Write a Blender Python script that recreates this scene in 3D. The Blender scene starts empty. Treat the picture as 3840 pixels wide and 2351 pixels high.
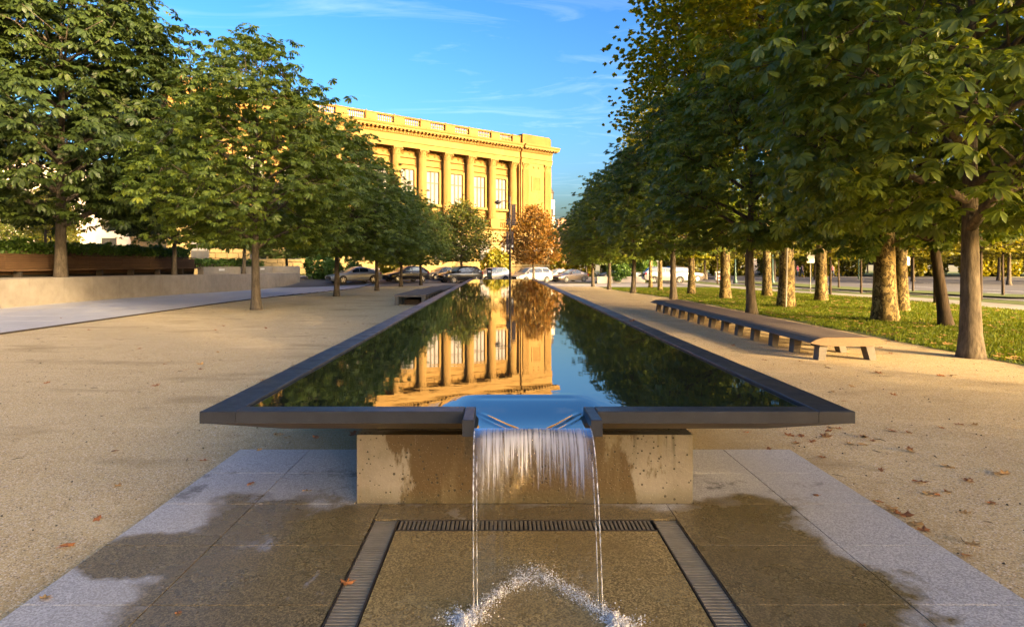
import bpy, bmesh, math, random
import numpy as np
from mathutils import Vector, Matrix

# ------------------------------------------------------------------ camera, sky, sun, exposure
SC = bpy.context.scene
COL = SC.collection
cam_data = bpy.data.cameras.new('camera')
cam = bpy.data.objects.new('camera', cam_data)
COL.objects.link(cam)
cam.location = (0.0, 0.0, 1.6)
cam.rotation_euler = (math.radians(90), 0, 0)
cam_data.sensor_width = 36.0
cam_data.lens = 21.62
cam_data.shift_x = 0.0118
cam_data.shift_y = -0.0481
cam_data.clip_start = 0.05
cam_data.clip_end = 3000
SC.camera = cam

SUN_DIR = Vector((0.71, -0.70, 0.0)).normalized()
SUN_EL = math.radians(15)
world = bpy.data.worlds.new('World')
SC.world = world
world.use_nodes = True
wn, wl = world.node_tree.nodes, world.node_tree.links
wn.clear()
w_out = wn.new('ShaderNodeOutputWorld')
w_bg = wn.new('ShaderNodeBackground')
w_bg.inputs['Strength'].default_value = 0.132
sky = wn.new('ShaderNodeTexSky')
sky.sky_type = 'NISHITA'
sky.sun_disc = False
sky.sun_elevation = SUN_EL
sky.sun_rotation = math.atan2(SUN_DIR.x, SUN_DIR.y)
sky.air_density = 1.0
sky.dust_density = 5.5
sky.ozone_density = 3.0
hsv = wn.new('ShaderNodeHueSaturation')
hsv.inputs['Saturation'].default_value = 1.12
gam = wn.new('ShaderNodeGamma')
gam.inputs['Gamma'].default_value = 1.62
wl.new(sky.outputs[0], gam.inputs['Color'])
wl.new(gam.outputs[0], hsv.inputs['Color'])
# thin cirrus, laid out on a flat layer high above the ground
tc = wn.new('ShaderNodeTexCoord')
sep = wn.new('ShaderNodeSeparateXYZ')
wl.new(tc.outputs['Generated'], sep.inputs[0])
def wmath(op, a, b):
    n = wn.new('ShaderNodeMath'); n.operation = op
    for i, v in enumerate((a, b)):
        if isinstance(v, (int, float)): n.inputs[i].default_value = v
        else: wl.new(v, n.inputs[i])
    return n.outputs[0]
zc = wmath('MAXIMUM', wmath('ADD', sep.outputs[2], 0.06), 0.03)
cmb = wn.new('ShaderNodeCombineXYZ')
wl.new(wmath('DIVIDE', sep.outputs[0], zc), cmb.inputs[0])
wl.new(wmath('DIVIDE', sep.outputs[1], zc), cmb.inputs[1])
mp = wn.new('ShaderNodeMapping')
mp.inputs['Rotation'].default_value = (0, 0, 0.35)
mp.inputs['Scale'].default_value = (0.8, 1.9, 1)
wl.new(cmb.outputs[0], mp.inputs[0])
nz = wn.new('ShaderNodeTexNoise')
nz.inputs['Scale'].default_value = 1.15
nz.inputs['Detail'].default_value = 9
nz.inputs['Roughness'].default_value = 0.62
nz.inputs['Distortion'].default_value = 1.6
wl.new(mp.outputs[0], nz.inputs[0])
rmp = wn.new('ShaderNodeMapRange')
rmp.inputs['From Min'].default_value = 0.53
rmp.inputs['From Max'].default_value = 0.80
rmp.inputs['To Max'].default_value = 0.16
wl.new(nz.outputs[0], rmp.inputs[0])
wmix = wn.new('ShaderNodeMix'); wmix.data_type = 'RGBA'
wl.new(rmp.outputs[0], wmix.inputs[0])
wl.new(hsv.outputs[0], wmix.inputs[6])
wmix.inputs[7].default_value = (8, 9, 10.5, 1)
wl.new(wmix.outputs[2], w_bg.inputs['Color'])
wl.new(w_bg.outputs[0], w_out.inputs['Surface'])

sun_data = bpy.data.lights.new('sun', 'SUN')
sun = bpy.data.objects.new('sun', sun_data)
COL.objects.link(sun)
sun_data.energy = 2.0
sun_data.angle = math.radians(0.6)
sun_data.color = (1.0, 0.79, 0.50)
_d = Vector((SUN_DIR.x * math.cos(SUN_EL), SUN_DIR.y * math.cos(SUN_EL), math.sin(SUN_EL)))
sun.rotation_euler = _d.to_track_quat('Z', 'Y').to_euler()
sun.location = (40, -30, 40)

SC.view_settings.view_transform = 'Standard'
SC.view_settings.look = 'None'
SC.view_settings.exposure = 1.14
SC.view_settings.use_white_balance = True        # camera balanced for the open shade
SC.view_settings.white_balance_temperature = 7350
SC.view_settings.gamma = 1.0
SC.render.film_transparent = False
try:
    SC.cycles.use_denoising = True
    SC.cycles.max_bounces = 8
    SC.cycles.transparent_max_bounces = 12
    SC.cycles.caustics_reflective = False
    SC.cycles.caustics_refractive = False
    SC.cycles.sample_clamp_indirect = 6.0
except Exception:
    pass

# ------------------------------------------------------------------ helpers
rnd = random.Random(11)
R90 = math.pi / 2

def smooth(a, b, x):
    t = min(1.0, max(0.0, (x - a) / (b - a)))
    return t * t * (3 - 2 * t)

def g(x, y):
    """height of the ground: level at the fountain, falling gently away from it"""
    h = -0.30 * smooth(24, 50, y)
    h += smooth(50, 62, y) * max(-0.2, min(0.6, -0.06 * (x + 4.5))) * (1 - smooth(10, 30, x))
    return h

def px(x, y, z=0.0):
    """the spot at height z that the eye sees at this place (used once to survey positions)"""
    d = (1.6 - z) * 1480 / (y - 636)
    return (x - 1203) * d / 1480, d

class MB:
    def __init__(self): self.v, self.f = [], []
    def add(self, vs, fs):
        o = len(self.v)
        self.v += [tuple(p) for p in vs]
        self.f += [tuple(i + o for i in q) for q in fs]
        return self
    def box(self, x0, x1, y0, y1, z0, z1):
        vs = [(x0,y0,z0),(x1,y0,z0),(x1,y1,z0),(x0,y1,z0),(x0,y0,z1),(x1,y0,z1),(x1,y1,z1),(x0,y1,z1)]
        return self.add(vs, [(0,3,2,1),(4,5,6,7),(0,1,5,4),(1,2,6,5),(2,3,7,6),(3,0,4,7)])
    def cbox(self, x0, x1, y0, y1, z0, z1, c=0.01):
        """box with its top edges chamfered"""
        vs = [(x0,y0,z0),(x1,y0,z0),(x1,y1,z0),(x0,y1,z0),
              (x0,y0,z1-c),(x1,y0,z1-c),(x1,y1,z1-c),(x0,y1,z1-c),
              (x0+c,y0+c,z1),(x1-c,y0+c,z1),(x1-c,y1-c,z1),(x0+c,y1-c,z1)]
        fs = [(0,3,2,1),(8,9,10,11)]
        for a in range(4):
            b = (a + 1) % 4
            fs += [(a, b, b+4, a+4), (a+4, b+4, b+8, a+8)]
        return self.add(vs, fs)
    def obox(self, c, ux, uy, uz):
        c, ux, uy, uz = map(Vector, (c, ux, uy, uz))
        vs = [c + sx*ux + sy*uy + sz*uz for sz in (-1,1) for sx, sy in ((-1,-1),(1,-1),(1,1),(-1,1))]
        return self.add(vs, [(0,3,2,1),(4,5,6,7),(0,1,5,4),(1,2,6,5),(2,3,7,6),(3,0,4,7)])
    def prism(self, poly, z0, z1, axis='z'):
        n = len(poly)
        def m(p, h):
            return {'z': (p[0], p[1], h), 'x': (h, p[0], p[1]), 'y': (p[0], h, p[1])}[axis]
        vs = [m(p, z0) for p in poly] + [m(p, z1) for p in poly]
        fs = [tuple(range(n-1, -1, -1)), tuple(range(n, 2*n))] + [(i, (i+1) % n, n+(i+1) % n, n+i) for i in range(n)]
        return self.add(vs, fs)
    def lathe(self, prof, n=12, c=(0,0,0), axis='z', cap=True):
        vs, fs = [], []
        for r, h in prof:
            for i in range(n):
                a = 2*math.pi*i/n
                u, w = r*math.cos(a), r*math.sin(a)
                p = {'z': (u, w, h), 'x': (h, u, w), 'y': (w, h, u)}[axis]
                vs.append((p[0]+c[0], p[1]+c[1], p[2]+c[2]))
        for k in range(len(prof)-1):
            for i in range(n):
                j = (i+1) % n
                fs.append((k*n+i, k*n+j, (k+1)*n+j, (k+1)*n+i))
        if cap:
            fs.append(tuple(range(n-1, -1, -1)))
            fs.append(tuple((len(prof)-1)*n+i for i in range(n)))
        return self.add(vs, fs)
    def tube(self, pts, rad, n=8, cap=True):
        pts = [Vector(p) for p in pts]
        if not hasattr(rad, '__len__'): rad = [rad]*len(pts)
        vs, fs = [], []
        ref = Vector((0.31, 0.87, 0.2))
        for k, p in enumerate(pts):
            t = (pts[min(k+1, len(pts)-1)] - pts[max(k-1, 0)]).normalized()
            a = t.cross(ref)
            if a.length < 1e-3: a = t.cross(Vector((1, 0, 0)))
            a.normalize(); b = t.cross(a)
            for i in range(n):
                w = 2*math.pi*i/n
                vs.append(p + (a*math.cos(w) + b*math.sin(w))*rad[k])
        for k in range(len(pts)-1):
            for i in range(n):
                j = (i+1) % n
                fs.append((k*n+i, k*n+j, (k+1)*n+j, (k+1)*n+i))
        if cap:
            fs.append(tuple(range(n-1, -1, -1)))
            fs.append(tuple((len(pts)-1)*n+i for i in range(n)))
        return self.add(vs, fs)
    def grid(self, xs, ys, zf, skip=None):
        n = len(ys)
        vs = [(x, y, zf(x, y)) for x in xs for y in ys]
        fs = []
        for i in range(len(xs)-1):
            for j in range(n-1):
                if skip and skip((xs[i]+xs[i+1])/2, (ys[j]+ys[j+1])/2): continue
                fs.append((i*n+j, (i+1)*n+j, (i+1)*n+j+1, i*n+j+1))
        return self.add(vs, fs)
    def mesh(self, name, mat=None, sm=False):
        me = bpy.data.meshes.new(name)
        me.from_pydata([tuple(p) for p in self.v], [], self.f)
        me.update()
        if mat: me.materials.append(mat)
        if sm: me.polygons.foreach_set('use_smooth', [True]*len(me.polygons))
        return me
    def build(self, name, mat, parent=None, loc=(0,0,0), rot=(0,0,0), sm=False):
        return link(name, self.mesh(name, mat, sm), parent, loc, rot)

def link(name, me, parent=None, loc=(0,0,0), rot=(0,0,0), scale=(1,1,1)):
    o = bpy.data.objects.new(name, me)
    COL.objects.link(o)
    if parent is not None: o.parent = parent
    o.location = loc; o.rotation_euler = rot; o.scale = scale
    return o

def empty(name, loc=(0,0,0), rz=0.0, scale=1.0):
    o = bpy.data.objects.new(name, None)
    o.empty_display_size = 0.2
    COL.objects.link(o)
    o.location = loc; o.rotation_euler = (0, 0, rz); o.scale = (scale,)*3
    return o

def tag(o, label=None, cat=None, group=None, kind=None):
    if label: o['label'] = label
    if cat: o['category'] = cat
    if group: o['group'] = group
    if kind: o['kind'] = kind
    return o

def lin(a, b, n): return [a + (b-a)*i/(n-1) for i in range(n)]

def np_mesh(name, V, F, mat, tint=None):
    me = bpy.data.meshes.new(name)
    V = np.ascontiguousarray(V, dtype=np.float32); F = np.ascontiguousarray(F, dtype=np.int32)
    me.vertices.add(len(V)); me.vertices.foreach_set('co', V.ravel())
    me.loops.add(F.size); me.loops.foreach_set('vertex_index', F.ravel())
    k = F.shape[1]
    me.polygons.add(len(F))
    me.polygons.foreach_set('loop_start', np.arange(0, F.size, k, dtype=np.int32))
    me.polygons.foreach_set('loop_total', np.full(len(F), k, dtype=np.int32))
    me.update(calc_edges=True)
    if tint is not None:
        at = me.attributes.new('tint', 'FLOAT', 'FACE')
        at.data.foreach_set('value', np.ascontiguousarray(tint, dtype=np.float32))
    if mat: me.materials.append(mat)
    return me

# ------------------------------------------------------------------ materials
class NT:
    """small wrapper round a material's node tree"""
    def __init__(self, name):
        self.m = bpy.data.materials.new(name); self.m.use_nodes = True
        self.n, self.l = self.m.node_tree.nodes, self.m.node_tree.links
        self.n.clear()
        self.out = self.n.new('ShaderNodeOutputMaterial')
        self.pos = self.n.new('ShaderNodeNewGeometry').outputs['Position']
    def put(self, node, key, v):
        if v is None: return
        s = node.inputs[key]
        if isinstance(v, bpy.types.NodeSocket): self.l.new(v, s)
        elif hasattr(v, '__len__') and len(v) == 3 and s.type == 'RGBA': s.default_value = (*v, 1)
        else: s.default_value = v
    def node(self, t, **kw):
        n = self.n.new(t)
        for k, v in kw.items(): setattr(n, k, v)
        return n
    def mapped(self, scale, vec=None, rot=(0,0,0), loc=(0,0,0)):
        n = self.node('ShaderNodeMapping')
        self.l.new(vec or self.pos, n.inputs[0])
        n.inputs['Scale'].default_value = scale if hasattr(scale, '__len__') else (scale,)*3
        n.inputs['Rotation'].default_value = rot
        n.inputs['Location'].default_value = loc
        return n.outputs[0]
    def noise(self, scale, detail=4, rough=0.55, vec=None, dist=0.0):
        n = self.node('ShaderNodeTexNoise')
        self.l.new(vec or self.pos, n.inputs['Vector'])
        for k, v in (('Scale', scale), ('Detail', detail), ('Roughness', rough), ('Distortion', dist)):
            n.inputs[k].default_value = v
        return n.outputs[0]
    def voro(self, scale, vec=None, feature='F1', out='Distance', rand=1.0):
        n = self.node('ShaderNodeTexVoronoi', feature=feature)
        self.l.new(vec or self.pos, n.inputs['Vector'])
        n.inputs['Scale'].default_value = scale; n.inputs['Randomness'].default_value = rand
        return n.outputs[out]
    def rng(self, v, a, b, c=0.0, d=1.0, sm=False):
        n = self.node('ShaderNodeMapRange')
        if sm: n.interpolation_type = 'SMOOTHSTEP'
        for k, w in (('Value', v), ('From Min', a), ('From Max', b), ('To Min', c), ('To Max', d)): self.put(n, k, w)
        return n.outputs[0]
    def math(self, op, a, b=None, c=None):
        n = self.node('ShaderNodeMath', operation=op)
        for i, v in enumerate((a, b, c)):
            if v is not None: self.put(n, i, v)
        return n.outputs[0]
    def mix(self, f, a, b, blend='MIX'):
        n = self.node('ShaderNodeMix', data_type='RGBA', blend_type=blend)
        self.put(n, 0, f); self.put(n, 6, a); self.put(n, 7, b)
        return n.outputs[2]
    def bump(self, h, strength=0.3, dist=0.01, normal=None):
        n = self.node('ShaderNodeBump')
        self.put(n, 'Height', h); n.inputs['Strength'].default_value = strength; n.inputs['Distance'].default_value = dist
        if normal is not None: self.l.new(normal, n.inputs['Normal'])
        return n.outputs[0]
    def xyz(self, vec=None):
        n = self.node('ShaderNodeSeparateXYZ'); self.l.new(vec or self.pos, n.inputs[0]); return n.outputs
    def bsdf(self, color, rough=0.7, spec=0.4, metal=0.0, normal=None, **kw):
        n = self.node('ShaderNodeBsdfPrincipled')
        self.put(n, 'Base Color', color); self.put(n, 'Roughness', rough)
        self.put(n, 'Specular IOR Level', spec); self.put(n, 'Metallic', metal)
        if normal is not None: self.l.new(normal, n.inputs['Normal'])
        for k, v in kw.items(): self.put(n, k, v)
        return n.outputs[0]
    def done(self, sh):
        self.l.new(sh, self.out.inputs['Surface']); return self.m

def simple(name, a, b=None, rough=0.7, scale=3.0, spec=0.4, metal=0.0, bump=0.0, bscale=40, bdist=0.01, stretch=None, **kw):
    t = NT(name)
    b = b or tuple(c*0.75 for c in a)
    vec = t.mapped(stretch) if stretch else None
    f = t.rng(t.noise(scale, 6, 0.62, vec), 0.32, 0.68)
    nrm = t.bump(t.noise(bscale, 5, 0.65, vec), bump, bdist) if bump else None
    return t.done(t.bsdf(t.mix(f, a, b), rough, spec, metal, nrm, **kw))

M = {}
def m_gravel():
    t = NT('gravel')
    big = t.rng(t.noise(0.35, 5, 0.6), 0.35, 0.68)
    mid = t.rng(t.noise(2.2, 6, 0.7), 0.35, 0.7)
    c = t.mix(big, (0.56,0.42,0.215), (0.46,0.33,0.15))
    c = t.mix(t.math('MULTIPLY', mid, 0.55), c, (0.45,0.305,0.145))
    vc = t.voro(125, out='Color')
    sp = t.node('ShaderNodeSeparateColor'); t.l.new(vc, sp.inputs[0])
    c = t.mix(t.rng(sp.outputs[0], 0.62, 0.95, 0, 0.8), c, (0.74,0.64,0.49))
    c = t.mix(t.rng(sp.outputs[1], 0.80, 0.97, 0, 0.85), c, (0.13,0.10,0.07))
    # damp, trodden stains
    st = t.rng(t.noise(0.75, 4, 0.6, t.mapped((0.55, 1.5, 1))), 0.56, 0.70)
    c = t.mix(t.math('MULTIPLY', st, 0.6), c, (0.24,0.165,0.075))
    sc = t.rng(t.noise(1.9, 6, 0.7, t.mapped((0.35, 1.3, 1), rot=(0, 0, 0.6))), 0.54, 0.70, 0, 0.4)
    c = t.mix(sc, c, (0.68,0.53,0.31))
    x, y, z = t.xyz()
    # moss and damp in the drip line round the fountain
    dm = t.math('MAXIMUM', t.math('SUBTRACT', t.math('ABSOLUTE', t.math('SUBTRACT', x, 0.14)), 2.0), t.math('SUBTRACT', 2.0, y))
    dm = t.rng(t.math('ADD', dm, t.math('MULTIPLY', t.math('SUBTRACT', t.noise(1.8, 5, 0.7), 0.5), 1.6)), -0.1, 0.7, 0.55, 0.0)
    c = t.mix(dm, c, (0.20,0.14,0.06))
    h = t.math('ADD', t.math('MULTIPLY', t.voro(125), -0.5), t.math('MULTIPLY', t.noise(6, 6, 0.7), 0.9))
    return t.done(t.bsdf(c, 0.9, 0.25, 0, t.bump(h, 0.55, 0.02)))
M['gravel'] = m_gravel()

def m_apron():
    t = NT('apron_granite')
    x, y, z = t.xyz()
    vc = t.voro(135, out='Color')
    sp = t.node('ShaderNodeSeparateColor'); t.l.new(vc, sp.inputs[0])
    dry = t.mix(t.rng(sp.outputs[0], 0.2, 0.9), (0.30,0.28,0.265), (0.52,0.49,0.465))
    dry = t.mix(t.rng(t.noise(1.1, 5), 0.4, 0.7, 0, 0.55), dry, (0.40,0.35,0.29))
    wet = t.mix(t.rng(sp.outputs[1], 0.25, 0.95), (0.17,0.12,0.055), (0.47,0.33,0.145))
    wet = t.mix(t.rng(t.noise(1.6, 4), 0.45, 0.7, 0, 0.6), wet, (0.22,0.145,0.055))
    wob = t.math('MULTIPLY', t.math('SUBTRACT', t.noise(1.5, 6, 0.65), 0.5), 1.5)
    # wet where the water splashes and runs: a patch round the foot of the spout
    dx = t.math('ABSOLUTE', t.math('SUBTRACT', x, 0.05))
    ax = t.math('SUBTRACT', 1.85, dx)
    ay = t.math('SUBTRACT', 4.15, y)
    inside = t.math('MINIMUM', t.math('MULTIPLY', ax, 1.1), ay)
    wetm = t.rng(t.math('ADD', inside, wob), -0.12, 0.10, sm=True)
    # an outlying damp tongue to the left edge
    tx = t.math('ADD', x, 1.9); ty = t.math('SUBTRACT', y, 3.4)
    rr = t.math('SQRT', t.math('ADD', t.math('MULTIPLY', tx, tx), t.math('MULTIPLY', t.math('MULTIPLY', ty, ty), 2.2)))
    tong = t.rng(t.math('ADD', t.math('SUBTRACT', 0.42, rr), t.math('MULTIPLY', wob, 0.5)), -0.03, 0.05)
    wetm = t.math('MAXIMUM', wetm, tong)
    lime_shine = t.rng(t.noise(3.2, 7, 0.72, t.mapped((1.2, 0.7, 1), rot=(0, 0, 0.5))), 0.60, 0.66, 0, 0.55)  # mineral streak, its bluish wet sky shine put into the colour
    lx = t.rng(t.math('ABSOLUTE', t.math('ADD', x, 1.12)), 0.16, 0.42, 1, 0)
    wet = t.mix(t.math('MULTIPLY', lime_shine, lx), wet, (0.50,0.50,0.54))
    # the panel inside the drain is a more golden aggregate than the slabs round it
    inner = t.math('MULTIPLY', t.math('MULTIPLY', t.rng(x, -0.645, -0.640), t.rng(x, 0.955, 0.960, 1, 0)), t.rng(y, 3.70, 3.705, 1, 0))
    wet = t.mix(inner, t.mix(1.0, wet, (0.66,0.68,0.74), 'MULTIPLY'), t.mix(1.0, wet, (1.02,1.0,0.92), 'MULTIPLY'))
    c = t.mix(wetm, dry, wet)
    rough = t.rng(wetm, 0, 1, 0.8, t.rng(t.noise(2.2, 5, 0.6), 0.4, 0.62, 0.16, 0.42))
    # dark algae near the plinth
    alg = t.rng(t.noise(2.4, 5, 0.7), 0.56, 0.66, 0, 0.75)
    alg = t.math('MULTIPLY', alg, t.rng(t.math('ABSOLUTE', t.math('SUBTRACT', y, 4.5)), 0.15, 0.5, 1, 0))
    c = t.mix(alg, c, (0.035,0.03,0.02))
    h = t.math('ADD', t.voro(120), t.math('MULTIPLY', t.noise(25, 4), 0.6))
    return t.done(t.bsdf(c, rough, 0.5, 0, t.bump(h, 0.35, 0.004)))
M['apron'] = m_apron()

def m_plinth():
    t = NT('plinth_concrete')
    x, y, z = t.xyz()
    n = t.noise(2.6, 6, 0.6)
    c = t.mix(t.rng(n, 0.35, 0.65), (0.25,0.225,0.19), (0.165,0.14,0.108))
    wob = t.math('MULTIPLY', t.math('SUBTRACT', t.noise(4.2, 6, 0.65, t.mapped((1, 1, 0.4))), 0.5), 1.5)
    wetm = t.rng(t.math('ADD', t.math('SUBTRACT', 0.80, t.math('ABSOLUTE', t.math('SUBTRACT', x, 0.15))), wob), -0.03, 0.05)
    c = t.mix(wetm, c, (0.085,0.055,0.022))
    streak = t.rng(t.noise(7, 4, 0.6, t.mapped((1, 1, 0.12))), 0.54, 0.68, 0, 0.6)
    c = t.mix(streak, c, (0.19,0.15,0.085))
    drip = t.rng(t.noise(11, 5, 0.65, t.mapped((1, 1, 0.08), loc=(3, 0, 0))), 0.55, 0.66, 0, 0.75)
    drip = t.math('MULTIPLY', drip, t.rng(t.math('ADD', z, t.math('MULTIPLY', t.noise(8, 3), 0.3)), 0.38, 0.55))
    c = t.mix(drip, c, (0.05,0.04,0.026))
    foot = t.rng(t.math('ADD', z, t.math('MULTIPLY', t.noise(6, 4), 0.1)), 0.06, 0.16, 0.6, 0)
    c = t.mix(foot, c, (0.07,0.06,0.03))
    v = t.voro(28)
    pits = t.rng(t.math('ADD', v, t.math('MULTIPLY', t.noise(9, 3), 0.5)), 0.40, 0.45, 1, 0)
    c = t.mix(t.math('MULTIPLY', pits, 0.85), c, (0.03,0.025,0.018))
    spk = t.rng(t.voro(75), 0.10, 0.16, 0.5, 0)
    c = t.mix(spk, c, (0.5,0.45,0.36))
    return t.done(t.bsdf(c, t.rng(wetm, 0, 1, 0.75, 0.4), 0.45, 0, t.bump(t.math('ADD', t.rng(pits, 0, 1, 1, 0), t.noise(40, 4)), 0.5, 0.006)))
M['plinth'] = m_plinth()

def m_rim():
    t = NT('rim_granite')
    c = t.mix(t.rng(t.noise(9, 7, 0.7), 0.35, 0.7), (0.013,0.0145,0.021), (0.030,0.033,0.045))
    c = t.mix(t.rng(t.voro(140), 0.0, 0.3, 0.5, 0), c, (0.085,0.083,0.085))
    c = t.mix(t.rng(t.noise(4.5, 8, 0.75), 0.64, 0.72, 0, 0.4), c, (0.20,0.19,0.175))
    oi = t.node('ShaderNodeObjectInfo')
    c = t.mix(t.rng(oi.outputs['Random'], 0, 1, 0, 0.35), c, (0.040,0.041,0.045))
    r = t.rng(t.noise(6, 5, 0.7), 0.3, 0.7, 0.30, 0.5)
    return t.done(t.bsdf(c, r, 0.32, 0, t.bump(t.noise(60, 5, 0.7), 0.12, 0.003)))
M['rim'] = m_rim()
M['soffit'] = simple('soffit_stone', (0.16,0.12,0.085), (0.09,0.07,0.05), 0.6, 3, stretch=(1, 1, 6), bump=0.2)
M['grate'] = simple('grate_metal', (0.28,0.235,0.175), (0.20,0.165,0.12), 0.5, 12, metal=0.3)
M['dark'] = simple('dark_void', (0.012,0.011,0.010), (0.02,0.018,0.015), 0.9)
M['joint'] = simple('joint_sand', (0.05,0.042,0.03), (0.03,0.025,0.02), 0.95)

def m_water():
    t = NT('pool_water')
    x, y, z = t.xyz()
    n1 = t.noise(1.0, 3, 0.45, t.mapped((2.4, 6.5, 1)))
    n2 = t.noise(1.0, 3, 0.5, t.mapped((11, 34, 1)))
    n3 = t.noise(1.0, 2, 0.5, t.mapped((0.5, 0.9, 1)))
    amp = t.rng(n3, 0.35, 0.65, 0.35, 1.1)
    calm = t.math('ADD', t.rng(t.math('ABSOLUTE', t.math('SUBTRACT', x, 0.175)), 0.30, 0.55, 0.0, 1.0, True), t.rng(y, 3.9, 4.4, 0.0, 1.0, True))
    amp = t.math('MULTIPLY', amp, t.math('MINIMUM', t.math('ADD', calm, 0.05), 1.0))
    h = t.math('MULTIPLY', t.math('ADD', n1, t.math('MULTIPLY', n2, 0.11)), amp)
    nrm = t.bump(h, 0.5, 0.0012)
    murk = t.bsdf((0.012,0.016,0.010), 0.4, 0.0, 0, None)
    gl = t.node('ShaderNodeBsdfGlossy'); gl.inputs['Roughness'].default_value = 0.012
    gl.inputs['Color'].default_value = (0.97,0.98,1.0,1); t.l.new(nrm, gl.inputs['Normal'])
    fr = t.node('ShaderNodeFresnel'); fr.inputs['IOR'].default_value = 2.1; t.l.new(nrm, fr.inputs['Normal'])
    mx = t.node('ShaderNodeMixShader')
    t.l.new(fr.outputs[0], mx.inputs[0]); t.l.new(murk, mx.inputs[1]); t.l.new(gl.outputs[0], mx.inputs[2])
    return t.done(mx.outputs[0])
M['water'] = m_water()

def m_fall():
    t = NT('falling_water')
    uv = t.node('ShaderNodeAttribute', attribute_name='flow').outputs['Vector']
    u, v, w = t.xyz(uv)
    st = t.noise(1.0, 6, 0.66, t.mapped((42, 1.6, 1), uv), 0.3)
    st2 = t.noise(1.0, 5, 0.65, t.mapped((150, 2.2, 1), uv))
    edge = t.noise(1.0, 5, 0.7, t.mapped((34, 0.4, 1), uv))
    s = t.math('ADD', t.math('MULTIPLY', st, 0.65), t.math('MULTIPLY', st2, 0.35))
    # white sky reflection near the lip painted as pale streaks, fading down the sheet
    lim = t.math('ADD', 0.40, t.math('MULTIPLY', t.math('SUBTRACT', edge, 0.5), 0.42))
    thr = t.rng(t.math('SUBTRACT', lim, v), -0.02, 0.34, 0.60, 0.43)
    sky_sheen = t.rng(t.math('SUBTRACT', s, thr), -0.05, 0.09)
    sky_sheen = t.math('MULTIPLY', sky_sheen, t.rng(t.math('SUBTRACT', lim, v), -0.02, 0.10))
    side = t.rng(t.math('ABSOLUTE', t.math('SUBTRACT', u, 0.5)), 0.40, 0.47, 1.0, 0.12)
    sky_sheen = t.math('MULTIPLY', t.math('MULTIPLY', sky_sheen, side), t.rng(v, 0.0, 0.05, 0.35, 0.8))
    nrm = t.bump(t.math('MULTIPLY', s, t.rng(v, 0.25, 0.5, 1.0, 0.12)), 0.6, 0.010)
    froth = t.bsdf((0.44,0.44,0.49), 0.35, 0.6, 0, nrm)  # pale diffuse colour standing in for sky reflected on the sheet
    tr = t.node('ShaderNodeBsdfTransparent'); tr.inputs['Color'].default_value = (0.965,0.96,0.95,1)
    gl = t.node('ShaderNodeBsdfGlossy'); gl.inputs['Roughness'].default_value = 0.06; t.l.new(nrm, gl.inputs['Normal'])
    fr = t.node('ShaderNodeFresnel'); fr.inputs['IOR'].default_value = 1.33; t.l.new(nrm, fr.inputs['Normal'])
    m1 = t.node('ShaderNodeMixShader')
    t.put(m1, 0, t.math('MULTIPLY', fr.outputs[0], t.rng(v, 0.15, 0.5, 0.9, 0.15))); t.l.new(tr.outputs[0], m1.inputs[1]); t.l.new(gl.outputs[0], m1.inputs[2])
    m2 = t.node('ShaderNodeMixShader')
    t.l.new(sky_sheen, m2.inputs[0]); t.l.new(m1.outputs[0], m2.inputs[1]); t.l.new(froth, m2.inputs[2])
    return t.done(m2.outputs[0])
M['fall'] = m_fall()

def m_clear():
    t = NT('clear_water')
    nrm = t.bump(t.noise(60, 3), 0.4, 0.004)
    tr = t.node('ShaderNodeBsdfTransparent'); tr.inputs['Color'].default_value = (0.85,0.84,0.82,1)
    wh = t.bsdf((0.75,0.74,0.75), 0.15, 1.0, 0, nrm)
    m1 = t.node('ShaderNodeMixShader'); t.put(m1, 0, t.rng(t.noise(45, 4, 0.6, t.mapped((1,1,0.25))), 0.42, 0.62, 0.15, 0.75))
    t.l.new(tr.outputs[0], m1.inputs[1]); t.l.new(wh, m1.inputs[2])
    return t.done(m1.outputs[0])
M['rope'] = m_clear()
def m_froth():
    t = NT('splash_froth')
    tr = t.node('ShaderNodeBsdfTransparent')
    wh = t.bsdf((0.93,0.93,0.95), 0.12, 1.0)
    m1 = t.node('ShaderNodeMixShader'); t.put(m1, 0, t.rng(t.noise(38, 4, 0.65), 0.36, 0.60, 0.12, 0.95))
    t.l.new(tr.outputs[0], m1.inputs[1]); t.l.new(wh, m1.inputs[2])
    return t.done(m1.outputs[0])
M['froth'] = m_froth()

def m_stone(name, a, b, stain, blocks=True):
    t = NT(name)
    oi = t.node('ShaderNodeObjectInfo')
    c = t.mix(t.rng(t.noise(0.35, 6, 0.6), 0.35, 0.68), a, b)
    c = t.mix(t.rng(t.noise(1.7, 6, 0.7, t.mapped((1, 1, 0.3))), 0.55, 0.75, 0, 0.45), c, stain)
    c = t.mix(t.rng(oi.outputs['Random'], 0, 1, 0, 0.22), c, b)
    return t.done(t.bsdf(c, 0.85, 0.2, 0, t.bump(t.noise(9, 5, 0.7), 0.25, 0.02)))
M['stone'] = m_stone('limestone', (0.205,0.126,0.044), (0.172,0.100,0.030), (0.118,0.060,0.016))
M['stone_pale'] = m_stone('pale_limestone', (0.235,0.165,0.072), (0.205,0.138,0.052), (0.16,0.098,0.032))
M['stone_dirty'] = m_stone('weathered_limestone', (0.165,0.095,0.028), (0.12,0.062,0.017), (0.06,0.032,0.011))
M['stone_joint'] = simple('stone_joint', (0.22,0.15,0.07), (0.16,0.11,0.05), 0.9)
M['win_frame'] = simple('window_bronze', (0.045,0.032,0.02), (0.03,0.022,0.014), 0.5)
M['blind'] = simple('window_blind_glass', (0.185,0.17,0.165), (0.145,0.13,0.125), 0.6, 0.8, spec=0.2)
M['pane_dark'] = simple('window_dark_glass', (0.03,0.03,0.032), (0.06,0.06,0.06), 0.08, 1.0, spec=0.8)

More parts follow.
